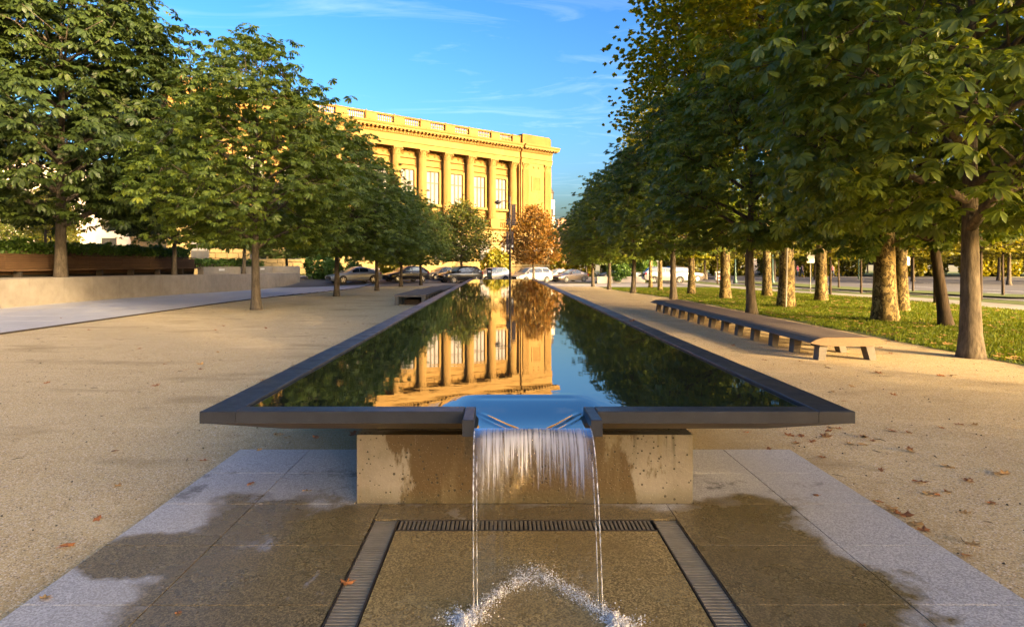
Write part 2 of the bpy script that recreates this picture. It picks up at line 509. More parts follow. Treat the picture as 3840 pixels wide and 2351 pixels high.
def m_bark(name, a, b, scale=1.0):
    t = NT(name)
    vec = t.mapped((1, 1, 0.22))
    n = t.noise(16*scale, 7, 0.7, vec)
    c = t.mix(t.rng(n, 0.35, 0.65), a, b)
    return t.done(t.bsdf(c, 0.9, 0.2, 0, t.bump(n, 0.9, 0.03)))
M['bark'] = m_bark('chestnut_bark', (0.15,0.12,0.085), (0.05,0.038,0.027))
M['bark_dark'] = m_bark('dark_bark', (0.075,0.052,0.034), (0.03,0.022,0.016))
def m_plane_bark():
    t = NT('plane_bark')
    vec = t.mapped((1, 1, 0.6))
    w = t.noise(7.5, 3, 0.5, vec, 0.8)
    c = t.mix(t.rng(w, 0.485, 0.505), (0.32,0.235,0.105), (0.17,0.122,0.048))
    w2 = t.noise(10, 4, 0.55, vec, 1.2)
    c = t.mix(t.rng(w2, 0.515, 0.53, 0, 0.92), c, (0.06,0.042,0.022))
    return t.done(t.bsdf(c, 0.85, 0.2, 0, t.bump(w, 0.4, 0.02)))
M['plane_bark'] = m_plane_bark()

def m_leaf(name, cols, trans=0.3, rough=0.45, spec=0.35):
    t = NT(name)
    a = t.node('ShaderNodeAttribute', attribute_name='tint').outputs['Fac']
    oi = t.node('ShaderNodeObjectInfo')
    r = t.node('ShaderNodeValToRGB')
    e = r.color_ramp.elements
    e[0].color = (*cols[0], 1); e[1].color = (*cols[-1], 1)
    for i, c in enumerate(cols[1:-1]):
        k = e.new((i+1)/(len(cols)-1)); k.color = (*c, 1)
    big = t.math('MULTIPLY', t.math('SUBTRACT', t.noise(0.55, 3), 0.5), 0.75)
    t.l.new(t.math('ADD', t.math('ADD', a, big), t.math('MULTIPLY', t.math('SUBTRACT', oi.outputs['Random'], 0.5), 0.16)), r.inputs[0])
    b = t.bsdf(r.outputs[0], rough, spec)
    tl = t.node('ShaderNodeBsdfTranslucent')
    t.l.new(t.mix(1.0, r.outputs[0], (1.25,1.15,0.45), 'MULTIPLY'), tl.inputs['Color'])
    mx = t.node('ShaderNodeMixShader'); mx.inputs[0].default_value = trans
    t.l.new(b, mx.inputs[1]); t.l.new(tl.outputs[0], mx.inputs[2])
    return t.done(mx.outputs[0])
M['leaf'] = m_leaf('chestnut_leaf', [(0.076,0.115,0.024),(0.120,0.175,0.032),(0.168,0.220,0.036),(0.26,0.285,0.036)], 0.5, 0.40, 0.5)
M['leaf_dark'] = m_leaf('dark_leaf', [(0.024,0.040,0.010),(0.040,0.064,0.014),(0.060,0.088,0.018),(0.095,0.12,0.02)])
M['leaf_turn'] = m_leaf('turning_leaf', [(0.05,0.075,0.014),(0.085,0.11,0.018),(0.14,0.14,0.02),(0.26,0.19,0.03)], 0.35)
M['leaf_autumn'] = m_leaf('autumn_leaf', [(0.07,0.065,0.013),(0.16,0.095,0.016),(0.27,0.12,0.016),(0.36,0.17,0.03)], 0.35)
M['leaf_plane'] = m_leaf('plane_leaf', [(0.15,0.18,0.016),(0.27,0.28,0.02),(0.39,0.365,0.022),(0.52,0.45,0.03)], 0.5)
M['leaf_far'] = m_leaf('far_leaf', [(0.08,0.095,0.014),(0.15,0.15,0.018),(0.23,0.20,0.02),(0.34,0.27,0.03)], 0.45)
M['leaf_hedge'] = m_leaf('hedge_leaf', [(0.04,0.09,0.018),(0.07,0.135,0.024),(0.10,0.18,0.03),(0.14,0.23,0.04)], 0.35)
M['grass'] = m_leaf('grass_blade', [(0.06,0.095,0.010),(0.10,0.14,0.012),(0.14,0.175,0.014),(0.22,0.20,0.03)], 0.35, 0.6, 0.2)
M['lawn'] = simple('lawn_soil', (0.09,0.12,0.018), (0.07,0.085,0.016), 0.95, 1.2, bump=0.5, bscale=60, bdist=0.02)
M['deadleaf'] = simple('dead_leaf', (0.36,0.14,0.04), (0.24,0.085,0.028), 0.65, 5, spec=0.3)
M['deadleaf_pale'] = simple('dead_leaf_pale', (0.45,0.27,0.10), (0.33,0.17,0.05), 0.65, 5, spec=0.3)
M['debris'] = simple('dark_debris', (0.05,0.038,0.025), (0.09,0.065,0.04), 0.9, 8)

def m_wood(name, a, b, dark):
    t = NT(name)
    oi = t.node('ShaderNodeObjectInfo')
    vec = t.mapped((14, 0.8, 14))
    n = t.noise(2.2, 7, 0.68, vec)
    c = t.mix(t.rng(n, 0.35, 0.68), a, b)
    c = t.mix(t.rng(oi.outputs['Random'], 0, 1, 0, 0.45), c, dark)
    c = t.mix(t.rng(t.noise(1.4, 4), 0.55, 0.7, 0, 0.5), c, dark)
    return t.done(t.bsdf(c, 0.78, 0.15, 0, t.bump(n, 0.3, 0.006)))
M['bench_wood'] = m_wood('bench_wood', (0.235,0.18,0.14), (0.165,0.125,0.098), (0.13,0.10,0.08))
M['bench_end'] = m_wood('bench_end_wood', (0.22,0.15,0.09), (0.165,0.11,0.068), (0.18,0.12,0.075))
M['slat_wood'] = m_wood('dark_slat_wood', (0.13,0.075,0.04), (0.08,0.045,0.026), (0.06,0.035,0.022))
M['leg_stone'] = simple('bench_leg_concrete', (0.16,0.138,0.112), (0.115,0.098,0.08), 0.8, 4, bump=0.2)

def m_walk():
    t = NT('walkway_granite')
    oi = t.node('ShaderNodeObjectInfo')
    c = t.mix(t.rng(t.noise(1.2, 7, 0.7), 0.35, 0.7), (0.43,0.42,0.435), (0.34,0.33,0.345))
    c = t.mix(t.rng(oi.outputs['Random'], 0, 1, 0, 0.3), c, (0.48,0.47,0.47))
    c = t.mix(t.rng(t.noise(5, 7, 0.75), 0.6, 0.72, 0, 0.4), c, (0.30,0.26,0.20))
    c = t.mix(t.rng(t.voro(120), 0.05, 0.25, 0.3, 0), c, (0.5,0.5,0.5))
    return t.done(t.bsdf(c, 0.6, 0.45, 0, t.bump(t.noise(50, 5, 0.7), 0.15, 0.004)))
M['walk'] = m_walk()
M['wall_conc'] = simple('wall_concrete', (0.29,0.255,0.205), (0.22,0.19,0.15), 0.75, 2.2, bump=0.2, bscale=30)
M['kerb'] = simple('kerb_stone', (0.40,0.37,0.32), (0.30,0.27,0.23), 0.8, 2, bump=0.2)
M['steel_edge'] = simple('steel_edging', (0.025,0.022,0.02), (0.05,0.035,0.025), 0.6)
M['asphalt'] = simple('asphalt', (0.115,0.105,0.10), (0.085,0.078,0.074), 0.85, 0.3, bump=0.3, bscale=60)
M['paving'] = simple('concrete_paving', (0.36,0.32,0.28), (0.28,0.25,0.22), 0.8, 0.9, bump=0.2)
M['paint'] = simple('road_paint', (0.75,0.74,0.70), (0.55,0.54,0.5), 0.7, 3)
M['ground'] = simple('far_ground', (0.20,0.18,0.12), (0.14,0.14,0.07), 0.95, 0.08)
M['dirt'] = simple('planting_soil', (0.06,0.04,0.025), (0.09,0.06,0.035), 0.95, 4, bump=0.5, bscale=30)
M['black_metal'] = simple('black_metal', (0.028,0.022,0.02), (0.02,0.016,0.014), 0.45)
M['green_metal'] = simple('green_metal', (0.03,0.075,0.055), (0.02,0.05,0.04), 0.45)
M['banner'] = simple('banner_cloth', (0.06,0.04,0.038), (0.04,0.028,0.027), 0.8)
M['white'] = simple('white_paint', (0.72,0.70,0.66), (0.6,0.58,0.54), 0.5)
M['red'] = simple('red_paint', (0.45,0.05,0.035), (0.33,0.04,0.03), 0.5)
M['yellow'] = simple('signal_yellow', (0.75,0.42,0.03), (0.6,0.33,0.02), 0.45)
M['brick_far'] = simple('far_brick', (0.40,0.22,0.15), (0.30,0.16,0.11), 0.9, 0.5)
M['pink_conc'] = simple('pale_parapet', (0.55,0.46,0.38), (0.45,0.37,0.30), 0.85, 0.7)
M['far_pale'] = simple('far_pale_stone', (0.58,0.49,0.43), (0.48,0.39,0.33), 0.85, 0.4)

def m_paint(name, c, metal=0.3):
    t = NT(name)
    return t.done(t.bsdf(t.mix(t.rng(t.noise(1.5, 4), 0.3, 0.7), c, tuple(k*0.9 for k in c)), 0.3, 0.5, metal, None, **{'Coat Weight': 0.8, 'Coat Roughness': 0.06}))
M['car_glass'] = simple('car_glass', (0.03,0.035,0.038), (0.02,0.022,0.024), 0.05, spec=0.9)
M['car_glass_pale'] = simple('car_glass_bright', (0.22,0.28,0.27), (0.15,0.19,0.19), 0.05, spec=0.9)
M['tyre'] = simple('tyre_rubber', (0.02,0.02,0.02), (0.03,0.03,0.03), 0.85)
M['rim_metal'] = simple('wheel_rim', (0.45,0.45,0.46), (0.35,0.35,0.36), 0.3, metal=0.8)
M['trim'] = simple('car_trim', (0.02,0.02,0.02), (0.03,0.03,0.03), 0.5)
M['headlight'] = simple('headlight_glass', (0.75,0.75,0.72), (0.6,0.6,0.58), 0.1, spec=0.9)
M['taillight'] = simple('taillight_glass', (0.35,0.015,0.012), (0.25,0.01,0.01), 0.15, spec=0.9)
# ------------------------------------------------------------------ the ground
def sheet(name, x0, x1, y0, y1, mat, dz, nx=12, ny=24, skip=None, xs=None, ys=None):
    m = MB(); m.grid(xs or lin(x0, x1, nx), ys or lin(y0, y1, ny), lambda x, y: g(x, y) + dz, skip)
    o = m.build(name, mat, sm=True); tag(o, kind='structure'); return o

# one big sheet to the horizon
gx = [-900,-300,-120,-60,-40,-30,-24,-20,-16,-12,-8,-4.5,0,4,8,12,18,24,30,40,60,120,300,900]
gy = [-300,-100,-30,0,12,20,24,28,32,36,40,44,48,50,52,54,56,58,60,62,70,85,100,140,250,600,1500]
m = MB(); m.grid(gx, gy, lambda x, y: g(x, y) - 0.07)
tag(m.build('ground', M['ground'], sm=True), kind='structure')

AX0, AX1, AY1 = -2.25, 2.51, 5.32
gr_x = [-11.4,-9,-6,-4,AX0,-1.5,0,1.5,AX1,4,6,8.3]
gr_y = [-12,-6,-2,0,2.5,AY1,8,12,16,20,24,28,32,36,40,44,48,50,52]
sheet('gravel_court', 0, 0, 0, 0, M['gravel'], -0.006, xs=gr_x, ys=gr_y,
      skip=lambda x, y: AX0 < x < AX1 and y < AY1)
sheet('paving', -11.4, 8.3, 52, 66, M['paving'], -0.010, 22, 18)
sheet('path', 8.3, 17.5, 52, 66, M['paving'], -0.012, 8, 14)

# lawn to the right of the court
sheet('lawn', 8.3, 18.0, -14, 52, M['lawn'], 0.0, 6, 40)
sheet('footpath', 18.0, 20.4, -14, 90, M['paving'], 0.004, 3, 50)
sheet('verge', 20.4, 22.6, -14, 90, M['lawn'], 0.004, 3, 50)
m = MB()
for i in range(26):
    y0 = -14 + i*4
    m.box(22.6, 22.8, y0, y0+3.99, g(22.7, y0+2)-0.3, g(22.7, y0+2)+0.03)
tag(m.build('kerb', M['kerb']), kind='structure')
sheet('road', 22.8, 75, -14, 190, M['asphalt'], -0.06, 14, 60)
# painted lane lines on the road
m = MB()
for k, (xl, yl) in enumerate([(30, 34), (30, 42), (30, 50), (30, 58), (30, 66), (36, 34), (36, 42), (36, 50), (36, 58), (36, 70), (44, 60), (44, 72), (44, 84)]):
    z = g(xl, yl) - 0.052
    m.add([(xl, yl, z), (xl+0.18, yl, z), (xl+0.18, yl+4, z), (xl, yl+4, z)], [(0, 1, 2, 3)])
lanes = m.build('lane_marking', M['paint']); tag(lanes, kind='structure')
sheet('median', 25.2, 29.0, 30, 66, M['lawn'], 0.03, 4, 12)
sheet('far_lawn', 24, 110, 100, 170, M['lawn'], 0.04, 10, 14)

# street in front of the library, and the strip of pavement and lawn beyond it
TD = Vector((0.788, 0.616, 0)); ND = Vector((0.616, -0.788, 0))     # along the facade / out of the facade
CORNER = Vector((9.1, 108.6, 0))
def street(name, n0, n1, s0, s1, mat, dz, nn=4, ns=40):
    m = MB(); vs, fs = [], []
    for i in range(ns):
        s = s0 + (s1-s0)*i/(ns-1)
        for j in range(nn):
            p = CORNER + TD*s + ND*(n0 + (n1-n0)*j/(nn-1))
            vs.append((p.x, p.y, g(p.x, p.y) + dz))
    for i in range(ns-1):
        for j in range(nn-1):
            fs.append((i*nn+j, i*nn+j+1, (i+1)*nn+j+1, (i+1)*nn+j))
    m.add(vs, fs)
    tag(m.build(name, mat, sm=True), kind='structure')
street('street', 20, 30.5, -95, 75, M['asphalt'], 0.02)
street('pavement', 13.5, 20, -95, 75, M['paving'], 0.06)
street('front_lawn', 0.2, 13.5, -95, 75, M['lawn'], 0.05)

# ------------------------------------------------------------------ walkway and raised terrace on the left
WX0, WX1 = -18.0, -11.4
walk = tag(empty('walkway', (0, 0, 0)), kind='structure')
slab_me = MB().cbox(-1.093, 1.093, -0.893, 0.893, -0.08, 0.0, 0.006).mesh('paving_slab', M['walk'])
ny = 32
for j in range(ny):
    yc = 1.9 + j*1.8
    for i in range(3):
        xc = WX0 + 1.1 + i*2.2
        o = link('paving_slab', slab_me, walk, (xc, yc, g(xc, yc) + 0.004 + rnd.uniform(-0.0015, 0.0015)))
        dz = (g(xc, yc+0.9) - g(xc, yc-0.9))/1.8
        o.rotation_euler = (math.atan(dz), 0, 0)
sheet('walkway_bed', WX0, WX1, -2, 60, M['joint'], -0.035, 3, 40)
m = MB()
for j in range(40):
    y0 = -2 + j*1.5
    z = g(-11.4, y0+0.75)
    m.box(-11.40, -11.375, y0, y0+1.497, z-0.1, z+0.035)
tag(m.build('steel_edging', M['steel_edge']), 'thin dark steel strip edging the gravel court along the blue-grey walkway', 'edging')

# retaining wall of concrete panels
wall = empty('retaining_wall', (WX0, 18, 0))
tag(wall, 'low concrete retaining wall along the blue-grey walkway under the left-hand trees', 'wall')
for j in range(20):
    y0, y1 = 18 + j*1.85, 18 + (j+1)*1.85
    def tp(y): return 1.05 - 0.22*smooth(24, 55, y)
    zb = g(WX0, y0) - 0.2
    vs = []
    for (x, y, z) in ((-0.45, y0, zb), (0, y0, zb), (0, y1-0.008, zb), (-0.45, y1-0.008, zb),
                      (-0.45, y0, tp(y0)), (0, y0, tp(y0)), (0, y1-0.008, tp(y1)), (-0.45, y1-0.008, tp(y1))):
        vs.append((x, y-18, z))
    MB().add(vs, [(0,3,2,1),(4,5,6,7),(0,1,5,4),(1,2,6,5),(2,3,7,6),(3,0,4,7)]).build('wall_panel', M['wall_conc'], wall)
MB().box(-6.2, 0.01, 37.0, 37.35, -0.5, 1.42).build('end_wall', M['wall_conc'], wall)
for yy in (26.5, 34.2):
    MB().box(-2.34, -2.325, yy, yy+0.9, 1.12, 1.26).build('recessed_light', M['white'], wall)
MB().box(-2.75, -2.34, 24.2, 36.99, 0.3, 1.40).build('planter_wall', M['wall_conc'], wall)
# terrace floor and planting bed behind
m = MB(); m.grid([-21.2, -18.46], lin(18, 55, 20), lambda x, y: 1.03 - 0.22*smooth(24, 55, y))
tag(m.build('terrace', M['paving']), kind='structure')
m = MB(); m.grid([-30, -20.76], lin(16, 54.9, 12), lambda x, y: 1.32 + 0.0*y)
tag(m.build('planting_bed', M['dirt']), kind='structure')
sheet('far_court', -75, -18.5, 55.4, 66, M['paving'], 0.0, 10, 5)

# dark timber back-wall with a seat, along the terrace
tw = empty('timber_bench_wall', (-21.0, 18, 0))
tag(tw, 'long dark slatted timber bench wall topped by a green hedge on the left terrace', 'bench wall')
slat = MB().box(-0.045, 0.0, 0.0, 2.69, 0.0, 0.082).mesh('slat', M['slat_wood'])
for k in range(9):
    for i in range(9):
        zt = 1.16 - 0.006*k
        link('slat', slat, tw, (0.0, k*2.7, zt + i*0.094))
MB().box(-0.42, -0.05, 0, 24.3, 0.5, 1.93).build('core_wall', M['dark'], tw)
MB().cbox(-0.50, 0.03, 0, 24.3, 1.99, 2.05, 0.01).build('coping', M['slat_wood'], tw)
for k in range(9):
    MB().cbox(0.02, 0.50, k*2.7, k*2.7+2.68, 1.30, 1.36, 0.012).build('seat', M['slat_wood'], tw)
    MB().box(0.1, 0.42, k*2.7+0.3, k*2.7+0.42, 0.8, 1.298).build('bracket', M['steel_edge'], tw)

# ------------------------------------------------------------------ the fountain
WT = 0.763          # top of the rim
PX0, PX1, PY0, PY1 = -1.71, 2.022, 3.5, 34.9
NX0, NX1 = -0.141, 0.492     # the notch the water leaves by
pool = empty('reflecting_pool', ((PX0+PX1)/2, PY0, 0))
tag(pool, 'long raised reflecting pool with dark granite rim and a spout at its near end', 'fountain')
def P(mb, name, mat, sm=False):
    return mb.build(name, mat, pool, (-(PX0+PX1)/2, -PY0, 0), sm=sm)
# the plinth, the recessed neck and the bowl
P(MB().box(-0.959, 1.293, 4.125, 33.9, -0.06, 0.457), 'plinth', M['plinth'])
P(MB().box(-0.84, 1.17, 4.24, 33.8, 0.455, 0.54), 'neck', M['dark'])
bo = [(PX0, PY0+0.004), (PX1, PY0+0.004), (PX1, PY1), (PX0, PY1)]
bi = [(PX0+0.30, PY0+0.50), (PX1-0.30, PY0+0.50), (PX1-0.30, PY1-0.5), (PX0+0.30, PY1-0.5)]
z1, z0 = WT-0.068, 0.532
e = 0.004
vs = [(x + (e if x < 0 else -e), y + (0 if y < 10 else -e), z1) for x, y in bo] + [(x, y, z0) for x, y in bi]
P(MB().add(vs, [(4,5,6,7)[::-1]] + [(i, (i+1) % 4, 4+(i+1) % 4, 4+i) for i in range(4)]), 'bowl', M['soffit'])
# floor of the basin under the water
P(MB().add([(PX0+0.1, PY0+0.08, WT-0.06), (PX1-0.1, PY0+0.08, WT-0.06), (PX1-0.1, PY1-0.1, WT-0.06), (PX0+0.1, PY1-0.1, WT-0.06)], [(0,1,2,3)]), 'basin_floor', M['dark'])
# rim stones, butted end to end, each a touch uneven
RW, FW = 0.205, 0.125
def stone(x0, x1, y0, y1, dz=0.0):
    cx, cy = (x0+x1)/2, (y0+y1)/2
    o = MB().cbox(x0-cx, x1-cx, y0-cy, y1-cy, -0.068, 0.0, 0.004).build('rim_stone', M['rim'], pool, (cx-(PX0+PX1)/2, cy-PY0, WT+dz))
    return o
n = 22
L = (PY1-PY0)/n
for side in (0, 1):
    for k in range(n):
        y0, y1 = PY0+k*L + (0.003 if k else 0), PY0+(k+1)*L
        xa, xb = (PX0, PX0+RW) if side == 0 else (PX1-RW, PX1)
        stone(xa, xb, y0, y1-0.003, rnd.uniform(-0.0012, 0.0012))
CK = 0.062
for xa, xb in ((PX0+RW, NX0-CK), (NX1+CK, PX1-RW)):
    stone(xa+0.003, xb-0.003, PY0, PY0+FW)
xs = lin(PX0+RW, PX1-RW, 4)
for a, b in zip(xs, xs[1:]): stone(a+0.003, b-0.003, PY1-0.2, PY1)
# spout: two cheeks and a bed
for xa, xb in ((NX0-CK, NX0), (NX1, NX1+CK)):
    P(MB().cbox(xa, xb, 3.315, PY0+FW, WT-0.092, WT-0.002, 0.004), 'spout_cheek', M['rim'])
P(MB().box(NX0-0.002, NX1+0.002, 3.325, 3.64, WT-0.10, WT-0.072), 'spout_bed', M['rim'])

# the water: flat in the pool, drawn down and out through the notch
ZW = WT - 0.016
def wz(x, y):
    z = ZW
    out = max(NX0 - x, x - NX1, 0.0)
    fall = smooth(4.05, 3.36, y)
    k = fall * math.exp(-(out/0.10)**2)
    z -= 0.034*k
    for xc, s in ((NX0, 1), (NX1, -1)):      # standing wave off each corner of the notch
        if y < 3.64:
            t = (3.64-y)/0.33
            xr = xc + s*(0.02 + 0.20*t)
            z += 0.0055*math.exp(-((x-xr)/0.016)**2)*min(1, 3*t)
            z -= 0.006*math.exp(-((x-xc)/0.02)**2)*math.sin(max(0, min(1, t))*math.pi)
            z += 0.003*math.exp(-((x-xr+s*0.05)/0.012)**2)*min(1, 2*t)
    z += 0.0016*math.exp(-((y-4.02)/0.03)**2)*math.exp(-(max(0, abs(x-0.175)-0.25)/0.08)**2)
    z -= 0.0016*math.exp(-((y-3.93)/0.03)**2)*math.exp(-(max(0, abs(x-0.175)-0.25)/0.08)**2)
    return z
ix0, ix1 = PX0+RW-0.001, PX1-RW+0.001
wxs = [ix0, -1.2, -0.8, -0.5, -0.35] + lin(-0.26, NX0, 9)[:-1] + lin(NX0, NX1, 65) + lin(NX1, 0.61, 9)[1:] + [0.7, 0.85, 1.15, 1.5, ix1]
wys = lin(3.315, PY0+FW, 26)[:-1] + [PY0+FW] + lin(PY0+FW, 4.2, 28)[1:] + [4.6, 5.5, 7, 10, 15, 20, 27, PY1-0.2]
m = MB(); m.grid(wxs, wys, wz, skip=lambda x, y: y < PY0+FW and not (NX0 < x < NX1))
tag(m.build('water', M['water'], sm=True), kind='structure')

# the falling sheet: a thin curtain that leaves faster at its edges
ZL = wz(0.175, 3.315)
def fall_pt(u, v):
    e = abs(2*u-1)
    vel = 0.40 + 0.94*e**1.5
    h = ZL*v
    t = math.sqrt(2*h/9.81)
    x = 0.1755 + (u-0.5)*(NX1-NX0-0.004)*(1 - 0.055*v)
    return Vector((x, 3.3145 - vel*t, ZL - h + 0.004))
nu, nv = 150, 60
vs, fl = [], []
r2 = random.Random(5)
ph = [(r2.uniform(20, 120), r2.uniform(0, 6.28), r2.uniform(0.2, 1)) for _ in range(12)]
for j in range(nv+1):
    v = (j/nv)**1.5
    for i in range(nu+1):
        u = i/nu
        p = fall_pt(u, v)
        rip = sum(a*math.sin(f*u + q + 2*v) for f, q, a in ph)*0.0005*min(1, v*5)
        vs.append((p.x, p.y + rip, p.z)); fl.append((u, v, 0))
fs = [(j*(nu+1)+i, j*(nu+1)+i+1, (j+1)*(nu+1)+i+1, (j+1)*(nu+1)+i) for j in range(nv) for i in range(nu)]
wf = empty('waterfall', (0.1755, 3.3, 0))
tag(wf, 'clear curtain of water falling from the spout of the pool', 'waterfall')
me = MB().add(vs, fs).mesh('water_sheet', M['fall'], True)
at = me.attributes.new('flow', 'FLOAT_VECTOR', 'POINT')
at.data.foreach_set('vector', [c for p in fl for c in p])
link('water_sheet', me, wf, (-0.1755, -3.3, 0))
for u in (0.004, 0.996):
    pts = [fall_pt(u, (j/40)**1.3) for j in range(41)]
    rad = [0.0014 + 0.0018*abs(math.sin(j*0.9+u*3)) + 0.0014*r2.random() for j in range(41)]
    MB().tube(pts, rad, 7).build('water_strand', M['rope'], wf, (-0.1755, -3.3, 0), sm=True)
    u2 = 0.03 if u < 0.5 else 0.97
    pts = [fall_pt(u2, (j/40)**1.3) for j in range(10, 41)]
    MB().tube(pts, [0.0018+0.001*r2.random() for _ in pts], 6).build('water_strand', M['rope'], wf, (-0.1755, -3.3, 0), sm=True)
# splash where it lands: froth and drops
nr = np.random.default_rng(3)
tet = np.array([(1,0,-0.7),(-1,0,-0.7),(0,1,0.7),(0,-1,0.7)], float)*0.8
V, F = [], []
def drop(x, y, z, r):
    q = nr.normal(size=(3, 3)); q, _ = np.linalg.qr(q)
    o = len(V)*4
    V.append((tet @ q)*r*np.array([1, 1, 0.8]) + np.array([x, y, max(z, r*0.4)]))
    F.append(np.array([(0,1,2),(0,3,1),(0,2,3),(1,3,2)]) + o)
for k in range(9000):
    u = nr.random()
    p = fall_pt(u, 1.0)
    e = abs(2*u-1)
    dens = 0.35 + 0.4*(e < 0.25) + 0.25*(e > 0.5)
    if nr.random() > dens: continue
    s = 0.015 + 0.022*(e < 0.2) + 0.012*abs(math.sin(u*17))
    drop(p.x + nr.normal()*s, p.y + nr.normal()*s*1.3 - 0.01, abs(nr.normal())*0.012, nr.uniform(0.0008, 0.0034)*(2.2 if nr.random() < 0.10 else 1))
for cx in (fall_pt(0, 1).x-0.035, fall_pt(1, 1).x+0.045):
    cy = fall_pt(0, 1).y - 0.07
    for k in range(4500):
        a, r = nr.uniform(0, 6.28), abs(nr.normal())*0.04
        lob = 1 + 0.5*math.sin(3*a + cx*40) + 0.3*math.sin(7*a)
        drop(cx + math.cos(a)*r*lob, cy + math.sin(a)*r*lob*1.6, abs(nr.normal())*0.018*math.exp(-r*12), nr.uniform(0.0009, 0.0040)*(2.2 if nr.random() < 0.12 else 1))
for k in range(220):
    u = nr.random(); p = fall_pt(u, 1.0)
    drop(p.x + nr.normal()*0.09, p.y + nr.normal()*0.12, abs(nr.normal())*0.05, nr.uniform(0.001, 0.003))
me = np_mesh('splash', np.concatenate(V), np.concatenate(F), M['froth'])
tag(link('splash', me), 'white froth and drops splashing where the falling water lands', 'splash', kind='stuff')

# ------------------------------------------------------------------ granite apron with trench drain
apron = tag(empty('apron', (0.13, 3, 0)), kind='structure')
GX = ((-0.780, -0.640), (0.960, 1.100)); GY = (3.706, 3.846)
def aslab(x0, x1, y0, y1, dz=0.0):
    gp = 0.0022
    cx, cy = (x0+x1)/2, (y0+y1)/2
    MB().cbox(x0+gp-cx, x1-gp-cx, y0+gp-cy, y1-gp-cy, -0.05, 0.0, 0.0012).build('granite_slab', M['apron'], apron, (cx-0.13, cy-3, dz))
ycut = [0.2, 0.79, 1.09, 1.69, 2.29, 2.89, 3.505, 4.11, 4.72, AY1]
for a, b in zip(ycut, ycut[1:]):
    d = lambda: rnd.uniform(-0.0003, 0.0003)
    aslab(AX0, -1.64, a, b, d()); aslab(1.93, AX1, a, b, d())
    if b <= 3.6:
        aslab(-1.64, GX[0][0]-0.012, a, b, d()); aslab(GX[1][1]+0.012, 1.93, a, b, d())
    elif a < 4.0:
        aslab(-1.64, GX[0][0]-0.012, a, b, d()); aslab(GX[1][1]+0.012, 1.93, a, b, d())
        aslab(GX[0][0]-0.012, GX[1][1]+0.012, GY[1]+0.012, b, d())
    else:
        aslab(-1.64, -0.97, a, b, d()); aslab(1.30, 1.93, a, b, d())
aslab(GX[0][1]+0.012, GX[1][0]-0.012, 0.2, GY[0]-0.012)
m = MB(); m.add([(AX0, 0.2, -0.03), (AX1, 0.2, -0.03), (AX1, AY1, -0.03), (AX0, AY1, -0.03)], [(0,1,2,3)])
m.build('bedding', M['joint'], apron, (-0.13, -3, 0))
drain = empty('trench_drain', (0.16, 3.0, 0))
tag(drain, 'U-shaped slotted metal trench drain set in the wet granite apron', 'drain')
def D(mb, name, mat): return mb.build(name, mat, drain, (-0.16, -3.0, 0))
for xa, xb in GX:
    for x in (xa-0.008, xb): D(MB().box(x, x+0.008, 1.2, GY[1]+0.008, -0.028, 0.0015), 'frame_strip', M['steel_edge'])
for y in (GY[0]-0.008, GY[1]): D(MB().box(GX[0][1]+0.008, GX[1][0], y, y+0.008, -0.028, 0.0012), 'frame_strip', M['steel_edge'])
bar = MB().cbox(-0.0695, 0.0695, -0.0085, 0.0085, -0.02, 0.0, 0.002).mesh('grate_bar', M['grate'])
pitch = 0.0265
for xa, xb in GX:
    k = 0
    y = GY[1]-0.012
    while y > 1.9:
        link('grate_bar', bar, drain, ((xa+xb)/2-0.16, y-3.0, -0.002)); y -= pitch
x = GX[0][1] + 0.03
while x < GX[1][0]-0.02:
    link('grate_bar', bar, drain, (x-0.16, (GY[0]+GY[1])/2-3.0, -0.003), (0, 0, R90)); x += pitch
for xa, xb in GX:
    D(MB().box(xa+0.001, xb-0.001, 1.2, GY[1], -0.0295, -0.027), 'trough', M['dark'])
D(MB().box(GX[0][1]+0.009, GX[1][0]-0.001, GY[0], GY[1], -0.0293, -0.0268), 'trough', M['dark'])

